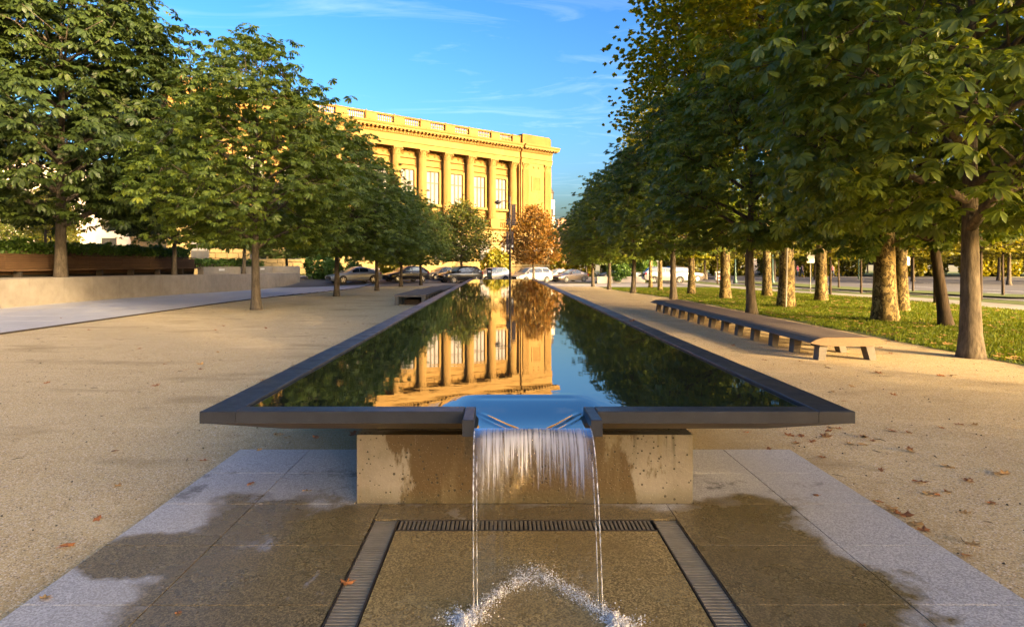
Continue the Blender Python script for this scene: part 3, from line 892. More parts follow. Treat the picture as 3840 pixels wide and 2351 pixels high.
# ------------------------------------------------------------------ benches
def lens_bench(name, label, x0, x1, y0, y1, z0, z1, legs):
    """pillow-section timber bench: planks run its length, raking stone legs carry it"""
    b = empty(name, ((x0+x1)/2, y0, 0)); tag(b, label, 'bench')
    W = x1-x0; np_ = 13
    def prof(t):     # t 0..1 across: top and bottom heights
        e = abs(2*t-1)
        top = z1 - (z1-z0)*0.62*max(0, (e-0.55)/0.45)**2.2
        bot = z0 + (z1-z0)*0.34*max(0, (e-0.45)/0.55)**1.6
        return top, bot
    secs = lin(y0+0.10, y1-0.05, 4)
    for a, c in zip(secs, secs[1:]):
        for k in range(np_):
            t0, t1 = k/np_ + 0.004, (k+1)/np_ - 0.004
            p = []
            for t in (t0, (t0+t1)/2, t1): p.append(((t-0.5)*W, prof(t)[0]))
            for t in (t1, (t0+t1)/2, t0): p.append(((t-0.5)*W, prof(t)[1]))
            MB().prism(p[::-1], a-y0, c-y0-0.006, 'y').build('plank', M['bench_wood'], b)
    p = [((t-0.5)*W, prof(t)[0]+0.002) for t in lin(0.0, 1, 22)] + [((t-0.5)*W, prof(t)[1]-0.002) for t in lin(1, 0, 22)]
    MB().prism(p[::-1], 0, 0.097, 'y').build('end_board', M['bench_end'], b)
    MB().prism(p[::-1], y1-y0-0.045, y1-y0, 'y').build('end_board', M['bench_end'], b)
    n = legs
    for k in range(n):
        y = 0.12 + (y1-y0-0.4)*k/(n-1)
        for s in (-1, 1):
            xt, xb = s*(W/2-0.25), s*(W/2-0.20)
            zb = g(0, y0+y) - 0.03
            zt = z0 + 0.012
            vs = []
            for xx, z in ((xb, zb), (xt, zt)):
                w2 = 0.068 if z > 0.05 else 0.056
                for dx, dy in ((-w2, -0.09), (w2, -0.09), (w2, 0.09), (-w2, 0.09)):
                    vs.append((xx+dx, y+dy + (0.03 if z > 0.05 else 0), z))
            MB().add(vs, [(0,3,2,1),(4,5,6,7),(0,1,5,4),(1,2,6,5),(2,3,7,6),(3,0,4,7)]).build('leg', M['leg_stone'], b)
    return b
lens_bench('long_bench', 'long curved-top timber bench on concrete legs beside the lawn to the right of the pool', 5.18, 6.45, 10.25, 21.2, 0.235, 0.375, 13)

lb = empty('slab_bench', (-3.5, 23.9, 0)); tag(lb, 'long flat-topped dark timber bench left of the pool, far half', 'bench')
lb.rotation_euler = (0, 0, -0.02)
bw = 1.24
for sct in range(3):
    y0 = sct*5.7
    for k in range(9):
        a = -bw/2 + k*bw/9
        MB().cbox(a+0.005, a+bw/9-0.005, y0, y0+5.69, 0.335, 0.42, 0.008).build('plank', M['bench_wood'], lb, (0, 0, -0.30*smooth(24, 50, 24+y0+3)))
for k in range(22):
    y = 0.02 + k*0.8
    for s in (-1, 1):
        xx = s*(bw/2-0.10)
        zz = -0.30*smooth(24, 50, 24+y)
        MB().box(xx-0.075, xx+0.075, y, y+0.14, zz-0.05, zz+0.333).build('leg', M['leg_stone'], lb)
MB().box(-0.30, 0.30, 0.5, 16.8, -0.35, 0.20).build('spine', M['slat_wood'], lb)
# ------------------------------------------------------------------ the library
# local frame: x along the facade (0 at its right corner, negative to the left), y into the building, z up
lib = empty('library_building', CORNER, math.atan2(TD.y, TD.x))
tag(lib, 'sunlit golden stone library with a long colonnade of fluted columns behind the parked cars', 'building')
LL = 60.5
SP = 4.449
cols = [-8.0 - SP*j for j in range(11)]
ZB, ZC0, ZC1, ZE, ZP = 7.5, 8.9, 18.9, 21.9, 23.4
PV = 7.0            # width of each end pavilion
def B(mb, name, mat, parent=None, sm=False): return mb.build(name, mat, parent or lib, sm=sm)

# bodies: base storey, set-back wall of the colonnade, pavilions, roof block
B(MB().box(-LL+0.05, -0.05, 0.12, 30, -1.0, ZB-0.3), 'base_wall', M['stone_joint'])
B(MB().box(-LL+PV, -PV, 1.9, 28, ZB-0.3, ZC1+0.2), 'colonnade_wall', M['stone'])
for xa, xb in ((-PV, -0.05), (-LL+0.05, -LL+PV)):
    B(MB().box(xa, xb, 0.0, 29.9, ZB-0.3, ZC1+0.2), 'pavilion_wall', M['stone'])
B(MB().box(-LL+0.4, -0.4, 0.6, 29.6, ZC1+0.2, ZE-0.05), 'upper_wall', M['stone'])
B(MB().box(-LL+1.5, -1.5, 1.6, 28.6, ZE-0.06, ZE+0.35), 'roof', M['stone_dirty'])

# ledge over the base storey
B(MB().prism([(-0.45,ZB-0.30),(0.2,ZB-0.30),(0.2,ZB),(-0.75,ZB),(-0.75,ZB-0.14),(-0.6,ZB-0.16)][::-1], -LL-0.45, 0.45, 'x'), 'base_ledge', M['stone'])
B(MB().prism([(-0.18,-0.6),(0.14,-0.6),(0.14,1.05),(-0.10,1.05),(-0.18,0.95)][::-1], -LL-0.1, 0.1, 'x'), 'base_plinth', M['stone_pale'])

# rusticated blocks of the base storey, windows left open
wins = [(cols[j]-SP/2) for j in range(10)]
WBW, WBZ0, WBZ1 = 2.0, 2.2, 5.3
def in_window(x0, x1, z0, z1):
    for c in wins + [-3.5, -LL+3.5]:
        if x1 > c-WBW/2-0.1 and x0 < c+WBW/2+0.1 and z1 > WBZ0-0.05 and z0 < WBZ1+0.05: return True
    return False
ch, bl = 0.61, 1.35
blocks = []
for r in range(10):
    z0 = 1.08 + r*ch
    x = -0.0 - (0.68 if r % 2 else 0.0)
    if r % 2: blocks.append((-0.66, -0.0, z0))
    while x > -LL+0.3:
        x0 = max(-LL+0.02, x-bl)
        # trim against window openings
        segs = [(x0+0.025, x-0.025)]
        for c in wins + [-3.5, -LL+3.5]:
            if z0+ch > WBZ0-0.02 and z0 < WBZ1+0.02:
                a, b = c-WBW/2, c+WBW/2
                ns = []
                for s0, s1 in segs:
                    if s1 <= a or s0 >= b: ns.append((s0, s1))
                    else:
                        if a-s0 > 0.18: ns.append((s0, a-0.01))
                        if s1-b > 0.18: ns.append((b+0.01, s1))
                segs = ns
        for s in segs: blocks.append((s[0], s[1], z0))
        x -= bl
blocks.sort(key=lambda b: -b[0])
# the pieces the picture shows largest are parts, the rest one joined part
near = blocks[:150] + blocks[-130:]
rest = blocks[150:-130]
cache = {}
for x0, x1, z0 in near:
    w = round(x1-x0, 2)
    if w not in cache:
        cache[w] = MB().add([(-w/2,0.13,-ch/2+0.03),(w/2,0.13,-ch/2+0.03),(w/2,0.13,ch/2-0.03),(-w/2,0.13,ch/2-0.03),
                             (-w/2,0.04,-ch/2+0.03),(w/2,0.04,-ch/2+0.03),(w/2,0.04,ch/2-0.03),(-w/2,0.04,ch/2-0.03),
                             (-w/2+0.04,0.0,-ch/2+0.07),(w/2-0.04,0.0,-ch/2+0.07),(w/2-0.04,0.0,ch/2-0.07),(-w/2+0.04,0.0,ch/2-0.07)],
                            [(0,1,5,4),(1,2,6,5),(2,3,7,6),(3,0,4,7),(4,5,9,8),(5,6,10,9),(6,7,11,10),(7,4,8,11),(8,9,10,11)]).mesh('stone_block', M['stone_pale'])
    link('stone_block', cache[w], lib, ((x0+x1)/2, 0, z0+ch/2))
m = MB()
for x0, x1, z0 in rest: m.box(x0, x1, 0.0, 0.13, z0+0.03, z0+ch-0.03)
o = B(m, 'stone_blocks', M['stone_pale']); o['kind'] = 'stuff'
# left flank blocks (the flank that turns towards the walkway)
m = MB()
for r in range(10):
    for k in range(20):
        y0 = 0.16 + k*1.45 + (0.7 if r % 2 else 0)
        m.box(-LL-0.08, -LL+0.06, y0, y0+1.39, 1.08+r*ch+0.03, 1.08+r*ch+ch-0.03)
o = B(m, 'flank_blocks', M['stone_pale']); o['kind'] = 'stuff'
# base storey windows
for c in wins + [-3.5, -LL+3.5]:
    w = B(MB().box(c-WBW/2, c+WBW/2, 0.09, 0.115, WBZ0, WBZ1), 'window', M['win_frame'])
    for i in range(3):
        a = c-WBW/2+0.06+i*0.64
        for z0, z1, mt in ((WBZ0+0.06, WBZ0+0.95, 'pane_dark'), (WBZ0+1.02, WBZ1-0.06, 'blind')):
            B(MB().box(a, a+0.58, 0.07, 0.089, z0, z1), 'pane', M[mt], w)
    B(MB().box(c-WBW/2-0.12, c+WBW/2+0.12, -0.12, 0.10, WBZ0-0.22, WBZ0-0.003), 'sill', M['stone_pale'], w)

# fluted column, its base and its leafy capital
def shaft_mesh():
    n, rings = 80, [(0, 0.66), (0.25, 0.645), (0.6, 0.63), (0.85, 0.59), (1, 0.555)]
    H = ZC1-1.16 - (ZC0+0.42)
    vs, fs = [], []
    for t, r in rings:
        for i in range(n):
            a = 2*math.pi*i/n
            d = (0.0, 0.032, 0.045, 0.032)[i % 4]
            vs.append(((r-d)*math.cos(a), (r-d)*math.sin(a), H*t))
    for k in range(len(rings)-1):
        for i in range(n):
            j = (i+1) % n
            fs.append((k*n+i, k*n+j, (k+1)*n+j, (k+1)*n+i))
    return MB().add(vs, fs).mesh('shaft', M['stone'])
def capital_mesh():
    m = MB()
    m.lathe([(0.57,0),(0.60,0.05),(0.55,0.08),(0.56,0.5),(0.66,0.85),(0.80,0.98)], 16)
    def leaf(a, z0, h, r0, curl):
        ca, sa = math.cos(a), math.sin(a)
        def q(r, s, z): return (ca*r - sa*s, sa*r + ca*s, z)
        prof = [(r0, z0, 0.13), (r0+0.05, z0+h*0.55, 0.15), (r0+0.13, z0+h*0.88, 0.12), (r0+curl, z0+h, 0.09), (r0+curl+0.02, z0+h*0.86, 0.05)]
        vs, fs = [], []
        for r, z, w in prof: vs += [q(r, -w, z), q(r+0.035, 0, z), q(r, w, z)]
        for i in range(len(prof)-1):
            for j in range(2): fs.append((i*3+j, i*3+j+1, i*3+j+4, i*3+j+3))
        m.add(vs, fs)
    for i in range(8): leaf(i*math.pi/4, 0.06, 0.42, 0.56, 0.25)
    for i in range(8): leaf((i+0.5)*math.pi/4, 0.10, 0.72, 0.57, 0.30)
    for i in range(4):      # corner scrolls
        a = math.pi/4 + i*math.pi/2
        m.tube([(math.cos(a)*r, math.sin(a)*r, z) for r, z in ((0.62,0.55),(0.78,0.82),(0.98,0.95),(1.06,0.86),(1.0,0.76),(0.93,0.82))], [0.05,0.07,0.085,0.09,0.085,0.05], 6)
    ab = []
    for i in range(4):      # abacus with hollow sides
        a0 = math.pi/4 + i*math.pi/2
        for t in (0, 0.25, 0.5, 0.75):
            a = a0 + t*math.pi/2
            r = 1.06 - 0.38*math.sin(t*math.pi)
            ab.append((r*math.cos(a), r*math.sin(a)))
    m.prism(ab, 0.98, 1.15)
    for i in range(4):
        a = i*math.pi/2
        m.lathe([(0.02,0.90),(0.11,0.95),(0.12,1.05),(0.02,1.12)], 6, (0.70*math.cos(a), 0.70*math.sin(a), 0))
    return m.mesh('capital', M['stone'])
def foot_mesh():
    m = MB(); m.box(-0.85, 0.85, -0.85, 0.85, 0, 0.14)
    m.lathe([(0.80,0.141),(0.85,0.19),(0.80,0.25),(0.70,0.27),(0.69,0.31),(0.75,0.34),(0.74,0.39),(0.66,0.42)], 24)
    return m.mesh('base', M['stone'])
sh, cp, ft = shaft_mesh(), capital_mesh(), foot_mesh()
YC = 0.95
for c in cols:
    col = link('column', sh, lib, (c, YC, ZC0+0.42))
    link('capital', cp, col, (0, 0, ZC1-1.16-(ZC0+0.42)))
    link('base', ft, col, (0, 0, -0.42))
    B(MB().box(c-0.95, c+0.95, 0.02, 1.95, ZB-0.02, ZC0), 'pedestal', M['stone'])
# pavilion pilasters
def pil_mesh(h, w=0.62):
    p = []
    k = 7
    for i in range(k):
        a = -w + 2*w*i/k; b = -w + 2*w*(i+1)/k
        p += [(a+0.03, 0.0), (a+0.06, 0.05), (b-0.06, 0.05), (b-0.03, 0.0)]
    return MB().prism([(-w, 0.25)] + [(-w, 0)] + p + [(w, 0)] + [(w, 0.25)], 0, h).mesh('pilaster', M['stone'])
pm = pil_mesh(ZC1-1.16-(ZC0+0.3))
for c in (-6.1, -1.1, -LL+1.1, -LL+6.1):
    p = link('pilaster', pm, lib, (c, -0.24, ZC0+0.3))
    link('capital', cp, p, (0, 0.36, ZC1-1.16-(ZC0+0.3)), (0, 0, 0), (0.92, 0.62, 1))
    B(MB().box(c-0.75, c+0.75, -0.32, 0.0, ZB, ZC0+0.3), 'pedestal', M['stone'])
# return of the pavilion beside the colonnade
for c in (-7.05, -LL+7.05):
    B(MB().box(c-0.10, c+0.10, 0.3, 1.5, ZC0, ZC1-0.3), 'pier', M['stone'])
# framed panel on each pavilion, ashlar coursing lines cut behind it
for c in (-3.6, -LL+3.6):
    pn = B(MB().box(c-0.85, c+0.85, -0.03, 0.0, 14.3, 16.5), 'panel', M['stone_dirty'])
    for a, b, z0, z1 in ((c-1.1, c+1.1, 16.5, 16.75), (c-1.1, c+1.1, 14.05, 14.3), (c-1.1, c-0.85, 14.3, 16.5), (c+0.85, c+1.1, 14.3, 16.5)):
        B(MB().box(a, b, -0.10, 0.0, z0, z1), 'panel_frame', M['stone'], pn)
    for dx in (-0.55, 0.55):
        B(MB().lathe([(0.02,-0.14),(0.16,-0.08),(0.24,-0.02),(0.24,0.0)], 10, (c+dx, 0, 18.25), 'y'), 'rosette', M['stone_dirty'])
    for q in range(8):
        z0 = ZC0+0.3 + q*0.62
        for i in range(2):
            xa = c-1.7 + i*1.72 + (0.4 if q % 2 and i else 0)
            B(MB().box(xa, min(c+1.75, xa+1.66), -0.02, 0.0, z0, z0+0.585), 'ashlar', M['stone'])
# bays: tall window, surround, apron panel, rosettes, balustrade
for j, c in enumerate(wins):
    hw, z0, z1 = 1.14, 10.85, 15.9
    wd = B(MB().box(c-hw, c+hw, 1.66, 1.72, z0, z1), 'window', M['win_frame'])
    xs3 = [c-hw+0.10, c-hw+0.10+0.72, c-hw+0.10+1.44]
    for a in xs3:
        for za, zb in ((z0+0.12, z1-1.85), (z1-1.70, z1-0.12)):
            B(MB().box(a+0.04, a+0.58, 1.62, 1.655, za, zb), 'pane', M['blind'], wd)
    for a in (c-hw+0.82-0.06, c-hw+1.54-0.06):
        B(MB().box(a-0.06, a+0.16, 1.57, 1.655, z0+0.05, z1-0.05), 'mullion', M['win_frame'], wd)
    B(MB().box(c-hw+0.05, c+hw-0.05, 1.565, 1.65, z1-1.88, z1-1.68), 'transom', M['win_frame'], wd)
    for a, b, za, zb in ((c-hw-0.32, c-hw, z0, z1+0.32), (c+hw, c+hw+0.32, z0, z1+0.32), (c-hw, c+hw, z1, z1+0.32)):
        B(MB().box(a, b, 1.40, 1.9, za, zb), 'architrave', M['stone'], wd)
    B(MB().box(c-hw-0.45, c+hw+0.45, 1.25, 1.9, z0-0.35, z0-0.002), 'sill', M['stone'], wd)
    B(MB().box(c-1.55, c+1.55, 1.62, 1.9, z1+0.75, z1+0.87), 'string_course', M['stone'])
    B(MB().box(c-1.5, c+1.5, 1.55, 1.9, ZC1-1.25, ZC1-1.10), 'string_course', M['stone'])
    B(MB().box(c-1.2, c+1.2, 1.70, 1.9, z0-1.75, z0-0.55), 'apron_panel', M['stone'])
    for dx in (-0.6, 0.6):
        B(MB().lathe([(0.02,1.76),(0.16,1.82),(0.24,1.88),(0.24,1.90)], 10, (c+dx, 0, ZC1-0.55), 'y'), 'rosette', M['stone_dirty'])
bal = MB().lathe([(0.10,0),(0.10,0.08),(0.065,0.12),(0.13,0.38),(0.11,0.5),(0.06,0.78),(0.10,0.84),(0.10,0.92)], 8).mesh('baluster', M['stone'])
for c in wins:       # low balustrade between the column pedestals
    bs = B(MB().box(c-1.27, c+1.27, 0.35, 0.75, ZB, ZB+0.12), 'balustrade', M['stone'])
    B(MB().box(c-1.27, c+1.27, 0.33, 0.77, ZB+1.042, ZB+1.2), 'rail', M['stone'], bs)
    for i in range(6):
        link('baluster', bal, bs, (c-1.05+i*0.42, 0.55, ZB+0.121))

# entablature: architrave steps, frieze, modillion cornice; breaks forward over the pavilions
def entab(xa, xb, dy, name, ends):
    z = ZC1
    pr = [(0.9+dy, z), (0.30+dy, z), (0.30+dy, z+0.22), (0.25+dy, z+0.22), (0.25+dy, z+0.48), (0.19+dy, z+0.48), (0.19+dy, z+0.66), (0.06+dy, z+0.72), (0.06+dy, z+0.80),
          (0.28+dy, z+0.82), (0.28+dy, z+1.72), (0.16+dy, z+1.82), (0.10+dy, z+2.02), (0.0+dy, z+2.06), (0.0+dy, z+2.40)]
    e = B(MB().prism(pr + [(0.9+dy, z+2.40)], xa, xb, 'x'), name, M['stone'])
    # the projecting corona
    cr = [(0.5+dy, z+2.402), (-0.72+dy, z+2.402), (-0.72+dy, z+2.66), (-0.80+dy, z+2.70), (-0.92+dy, z+2.88), (-0.95+dy, z+3.0), (0.5+dy, z+3.0)]
    B(MB().prism(cr, xa-ends[0], xb+ends[1], 'x'), 'cornice', M['stone'], e)
    return e
e1 = entab(-LL+PV, -PV, 0.0, 'entablature', (0, 0))
e2 = entab(-PV+0.002, 0.02, -0.42, 'entablature', (0.0, 0.9))
e3 = entab(-LL-0.02, -LL+PV-0.002, -0.42, 'entablature', (0.9, 0.0))
mod = MB().prism([(0.0,0.0),(-0.62,0.06),(-0.66,0.16),(-0.62,0.24),(0.0,0.24)][::-1], -0.14, 0.14, 'x').mesh('modillion', M['stone'])
den = MB().box(-0.11, 0.11, -0.16, 0.02, 0, 0.17).mesh('dentil', M['stone'])
def run(xa, xb, dy, par, step=0.6355):
    n = int(round((xb-xa)/step)); st = (xb-xa)/n
    for i in range(n):
        x = xa + (i+0.5)*st
        link('modillion', mod, par, (x, dy-0.001, ZC1+2.15))
for xa, xb, dy, par in ((-LL+PV+0.05, -PV-0.05, 0.0, e1), (-PV+0.05, 0.75, -0.42, e2), (-LL-0.75, -LL+PV-0.05, -0.42, e3)):
    run(xa, xb, dy, par)
m = MB()
for xa, xb, dy in ((-LL+PV+0.05, -PV-0.05, 0.0), (-PV+0.05, 0.0, -0.42), (-LL, -LL+PV-0.05, -0.42)):
    n = int((xb-xa)/0.32)
    for i in range(n): m.box(xa+i*0.32, xa+i*0.32+0.19, dy-0.02, dy+0.12, ZC1+1.86, ZC1+2.02)
o = B(m, 'dentils', M['stone']); o['kind'] = 'stuff'
# side returns of the cornice (right and left flanks)
B(MB().box(-0.3, 0.92, -0.4, 29, ZC1+2.402, ZC1+2.99), 'flank_cornice', M['stone'])
B(MB().box(-LL-0.92, -LL+0.3, -0.4, 29, ZC1+2.402, ZC1+2.99), 'flank_cornice', M['stone'])
B(MB().box(-0.39, 0.02, -0.1, 29, ZC1+0.2, ZC1+2.40), 'flank_frieze', M['stone'])
B(MB().box(-LL-0.02, -LL+0.39, -0.1, 29, ZC1+0.2, ZC1+2.40), 'flank_frieze', M['stone'])

# roof parapet: pedestals and panels between runs of balusters
rb = MB().lathe([(0.11,0),(0.11,0.07),(0.07,0.11),(0.14,0.36),(0.11,0.5),(0.065,0.72),(0.11,0.80),(0.11,0.88)], 8).mesh('baluster', M['stone_pale'])
par = B(MB().box(-LL+PV, -PV, 0.05, 0.55, ZE, ZE+0.28), 'parapet', M['stone_dirty'])
B(MB().box(-LL+PV, -PV, 0.0, 0.6, ZE+1.162, ZE+1.42), 'coping', M['stone_dirty'], par)
edges = [-PV] + [c for c in wins] + [-LL+PV]
for c in wins:
    for i in range(8):
        link('baluster', rb, par, (c-1.12+i*0.32, 0.3, ZE+0.281))
for c in cols:
    x0, x1 = max(c-0.86, -LL+PV), min(c+0.86, -PV-0.003)
    B(MB().box(x0, x1, 0.02, 0.58, ZE+0.281, ZE+1.161), 'pedestal', M['stone'], par)
    B(MB().box(x0-0.06, x0+0.12, -0.08, 0.05, ZE, ZE+1.5), 'pedestal_fillet', M['stone_dirty'], par)
    B(MB().box(x0+0.35, x1-0.35, -0.01, 0.02, ZE+0.45, ZE+1.0), 'pedestal_panel', M['stone'], par)
def rounded(xa, xb, y0, y1, r, left, right, n=6):
    p = []
    if left: p += [(xa + r - r*math.cos(t), y0 + r - r*math.sin(t)) for t in lin(0, R90, n)]
    else: p += [(xa, y0)]
    if right: p += [(xb - r + r*math.sin(t), y0 + r - r*math.cos(t)) for t in lin(0, R90, n)]
    else: p += [(xb, y0)]
    return p + [(xb, y1), (xa, y1)]
for xa, xb, l, r in ((-PV+0.02, 0.1, False, True), (-LL-0.1, -LL+PV-0.02, True, False)):
    a = B(MB().prism(rounded(xa, xb, -0.40, 12, 1.0, l, r), ZE, ZE+1.55), 'attic_block', M['stone_dirty'])
    B(MB().prism(rounded(xa+0.12, xb-0.12, -0.28, 11.9, 1.0, l, r), ZE+1.551, ZE+1.78), 'attic_cap', M['stone_dirty'], a)
    B(MB().prism(rounded(xa-0.05, xb+0.05, -0.47, 12, 1.0, l, r), ZE+0.001, ZE+0.22), 'attic_base', M['stone'], a)

# ------------------------------------------------------------------ far buildings
def block_building(name, label, loc, rz, w, d, h, wall, rows, ncol, ww, wh, zfirst, pane='pane_dark', ledge=True):
    b = empty(name, loc, rz); tag(b, label, 'building')
    MB().box(-w/2, w/2, 0, d, -2, h).build('wall', M[wall], b)
    if ledge: MB().box(-w/2-0.5, w/2+0.5, -0.5, d+0.5, h, h+0.7).build('cornice', M[wall], b)
    MB().box(-w/2+1, w/2-1, 1, d-1, h+0.701, h+1.3).build('roof', M['stone_dirty'], b)
    for r in range(rows):
        for k in range(ncol):
            x = -w/2 + w*(k+0.5)/ncol; z = zfirst + r*(h-zfirst)/rows
            f = MB().box(x-ww/2, x+ww/2, -0.06, -0.002, z, z+wh).build('window', M['win_frame'], b)
            for s in (-1, 1):
                MB().box(x+s*ww/4-ww/4+0.06, x+s*ww/4+ww/4-0.06, -0.09, -0.061, z+0.08, z+wh-0.08).build('pane', M[pane], f)
    return b
block_building('courthouse_building', 'pale pinkish building glimpsed between the left trees behind the hedge', (-72, 92, 0), math.radians(24), 52, 20, 16, 'far_pale', 3, 9, 2.0, 3.2, 2.5)
bt = block_building('brick_tower', 'small distant brick tower just right of the library corner', (27.8, 270, 0), 0, 4.6, 5, 20.5, 'brick_far', 3, 2, 1.1, 2.0, 10, ledge=True)
# pale stone turret peeping out beyond the library corner
tu = empty('stone_turret', (14.9, 187, 0)); tag(tu, 'slim pale stone turret peeping out behind the library corner', 'tower')
MB().box(-1.6, 1.6, -1.6, 1.6, 0, 21).build('shaft', M['far_pale'], tu)
for z in (9, 14.5): MB().box(-1.9, 1.9, -1.9, 1.9, z, z+0.6).build('ledge', M['far_pale'], tu)
MB().lathe([(1.35,21),(1.4,23),(1.6,23.2),(1.1,24.2),(0.5,25),(0.12,26.6)], 8).build('cap', M['win_frame'], tu)
for z in (10.5, 16): MB().box(0.5, 1.2, -1.66, -1.6, z, z+2.2).build('opening', M['pane_dark'], tu)
# ------------------------------------------------------------------ trees
def compound_leaves(C, Fw, U, L, rng, n_leaf=7):
    N = len(C)
    S = np.cross(U, Fw)
    A = np.radians(np.array([-125, -80, -38, 0, 38, 80, 125]))[:n_leaf]
    LF = np.array([0.55, 0.82, 0.97, 1.0, 0.97, 0.82, 0.55])[:n_leaf]
    A = A[None, :] + rng.normal(0, 0.08, (N, n_leaf))
    l = LF[None, :]*L[:, None]
    ca, sa = np.cos(A)[..., None], np.sin(A)[..., None]
    d = ca*Fw[:, None] + sa*S[:, None]
    sd = -sa*Fw[:, None] + ca*S[:, None]
    u = U[:, None]
    dr = rng.uniform(0.35, 0.95, (N, 1))[:, :, None]
    l3 = l[..., None]
    c = C[:, None]
    base = c + d*0.04*l3
    def at(f, w, up): return c + d*f*l3 - u*dr*(0.85*f**1.7)*l3 + sd*w*l3 + u*up*l3
    V = np.stack([base, at(0.42, 0.15, 0.05), at(0.78, 0.215, 0.07), at(0.99, 0.0, 0.0), at(0.78, -0.215, 0.07), at(0.42, -0.15, 0.05), at(0.6, 0, 0)], axis=2).reshape(-1, 3)
    k = np.arange(N*n_leaf)[:, None, None]*7
    F = (np.array([(0,1,6),(1,2,6),(2,3,6),(3,4,6),(4,5,6),(5,0,6)])[None] + k).reshape(-1, 3)
    t = np.repeat(np.clip(rng.normal(0.42, 0.17, N), 0, 1), n_leaf*6)
    return V, F, t

def simple_leaves(C, Fw, U, L, rng):
    N = len(C)
    S = np.cross(U, Fw)
    l = L[:, None]
    base = C - Fw*0.5*l
    le = C + S*0.42*l + U*0.10*l
    tip = C + Fw*0.55*l - U*0.12*l
    ri = C - S*0.42*l + U*0.10*l
    V = np.stack([base, le, tip, ri], axis=1).reshape(-1, 3)
    k = np.arange(N)[:, None, None]*4
    F = (np.array([(0,2,1),(0,3,2)])[None] + k).reshape(-1, 3)
    t = np.repeat(np.clip(rng.normal(0.45, 0.2, N), 0, 1), 2)
    return V, F, t

def unit(a): return a/np.maximum(np.linalg.norm(a, axis=1, keepdims=True), 1e-6)

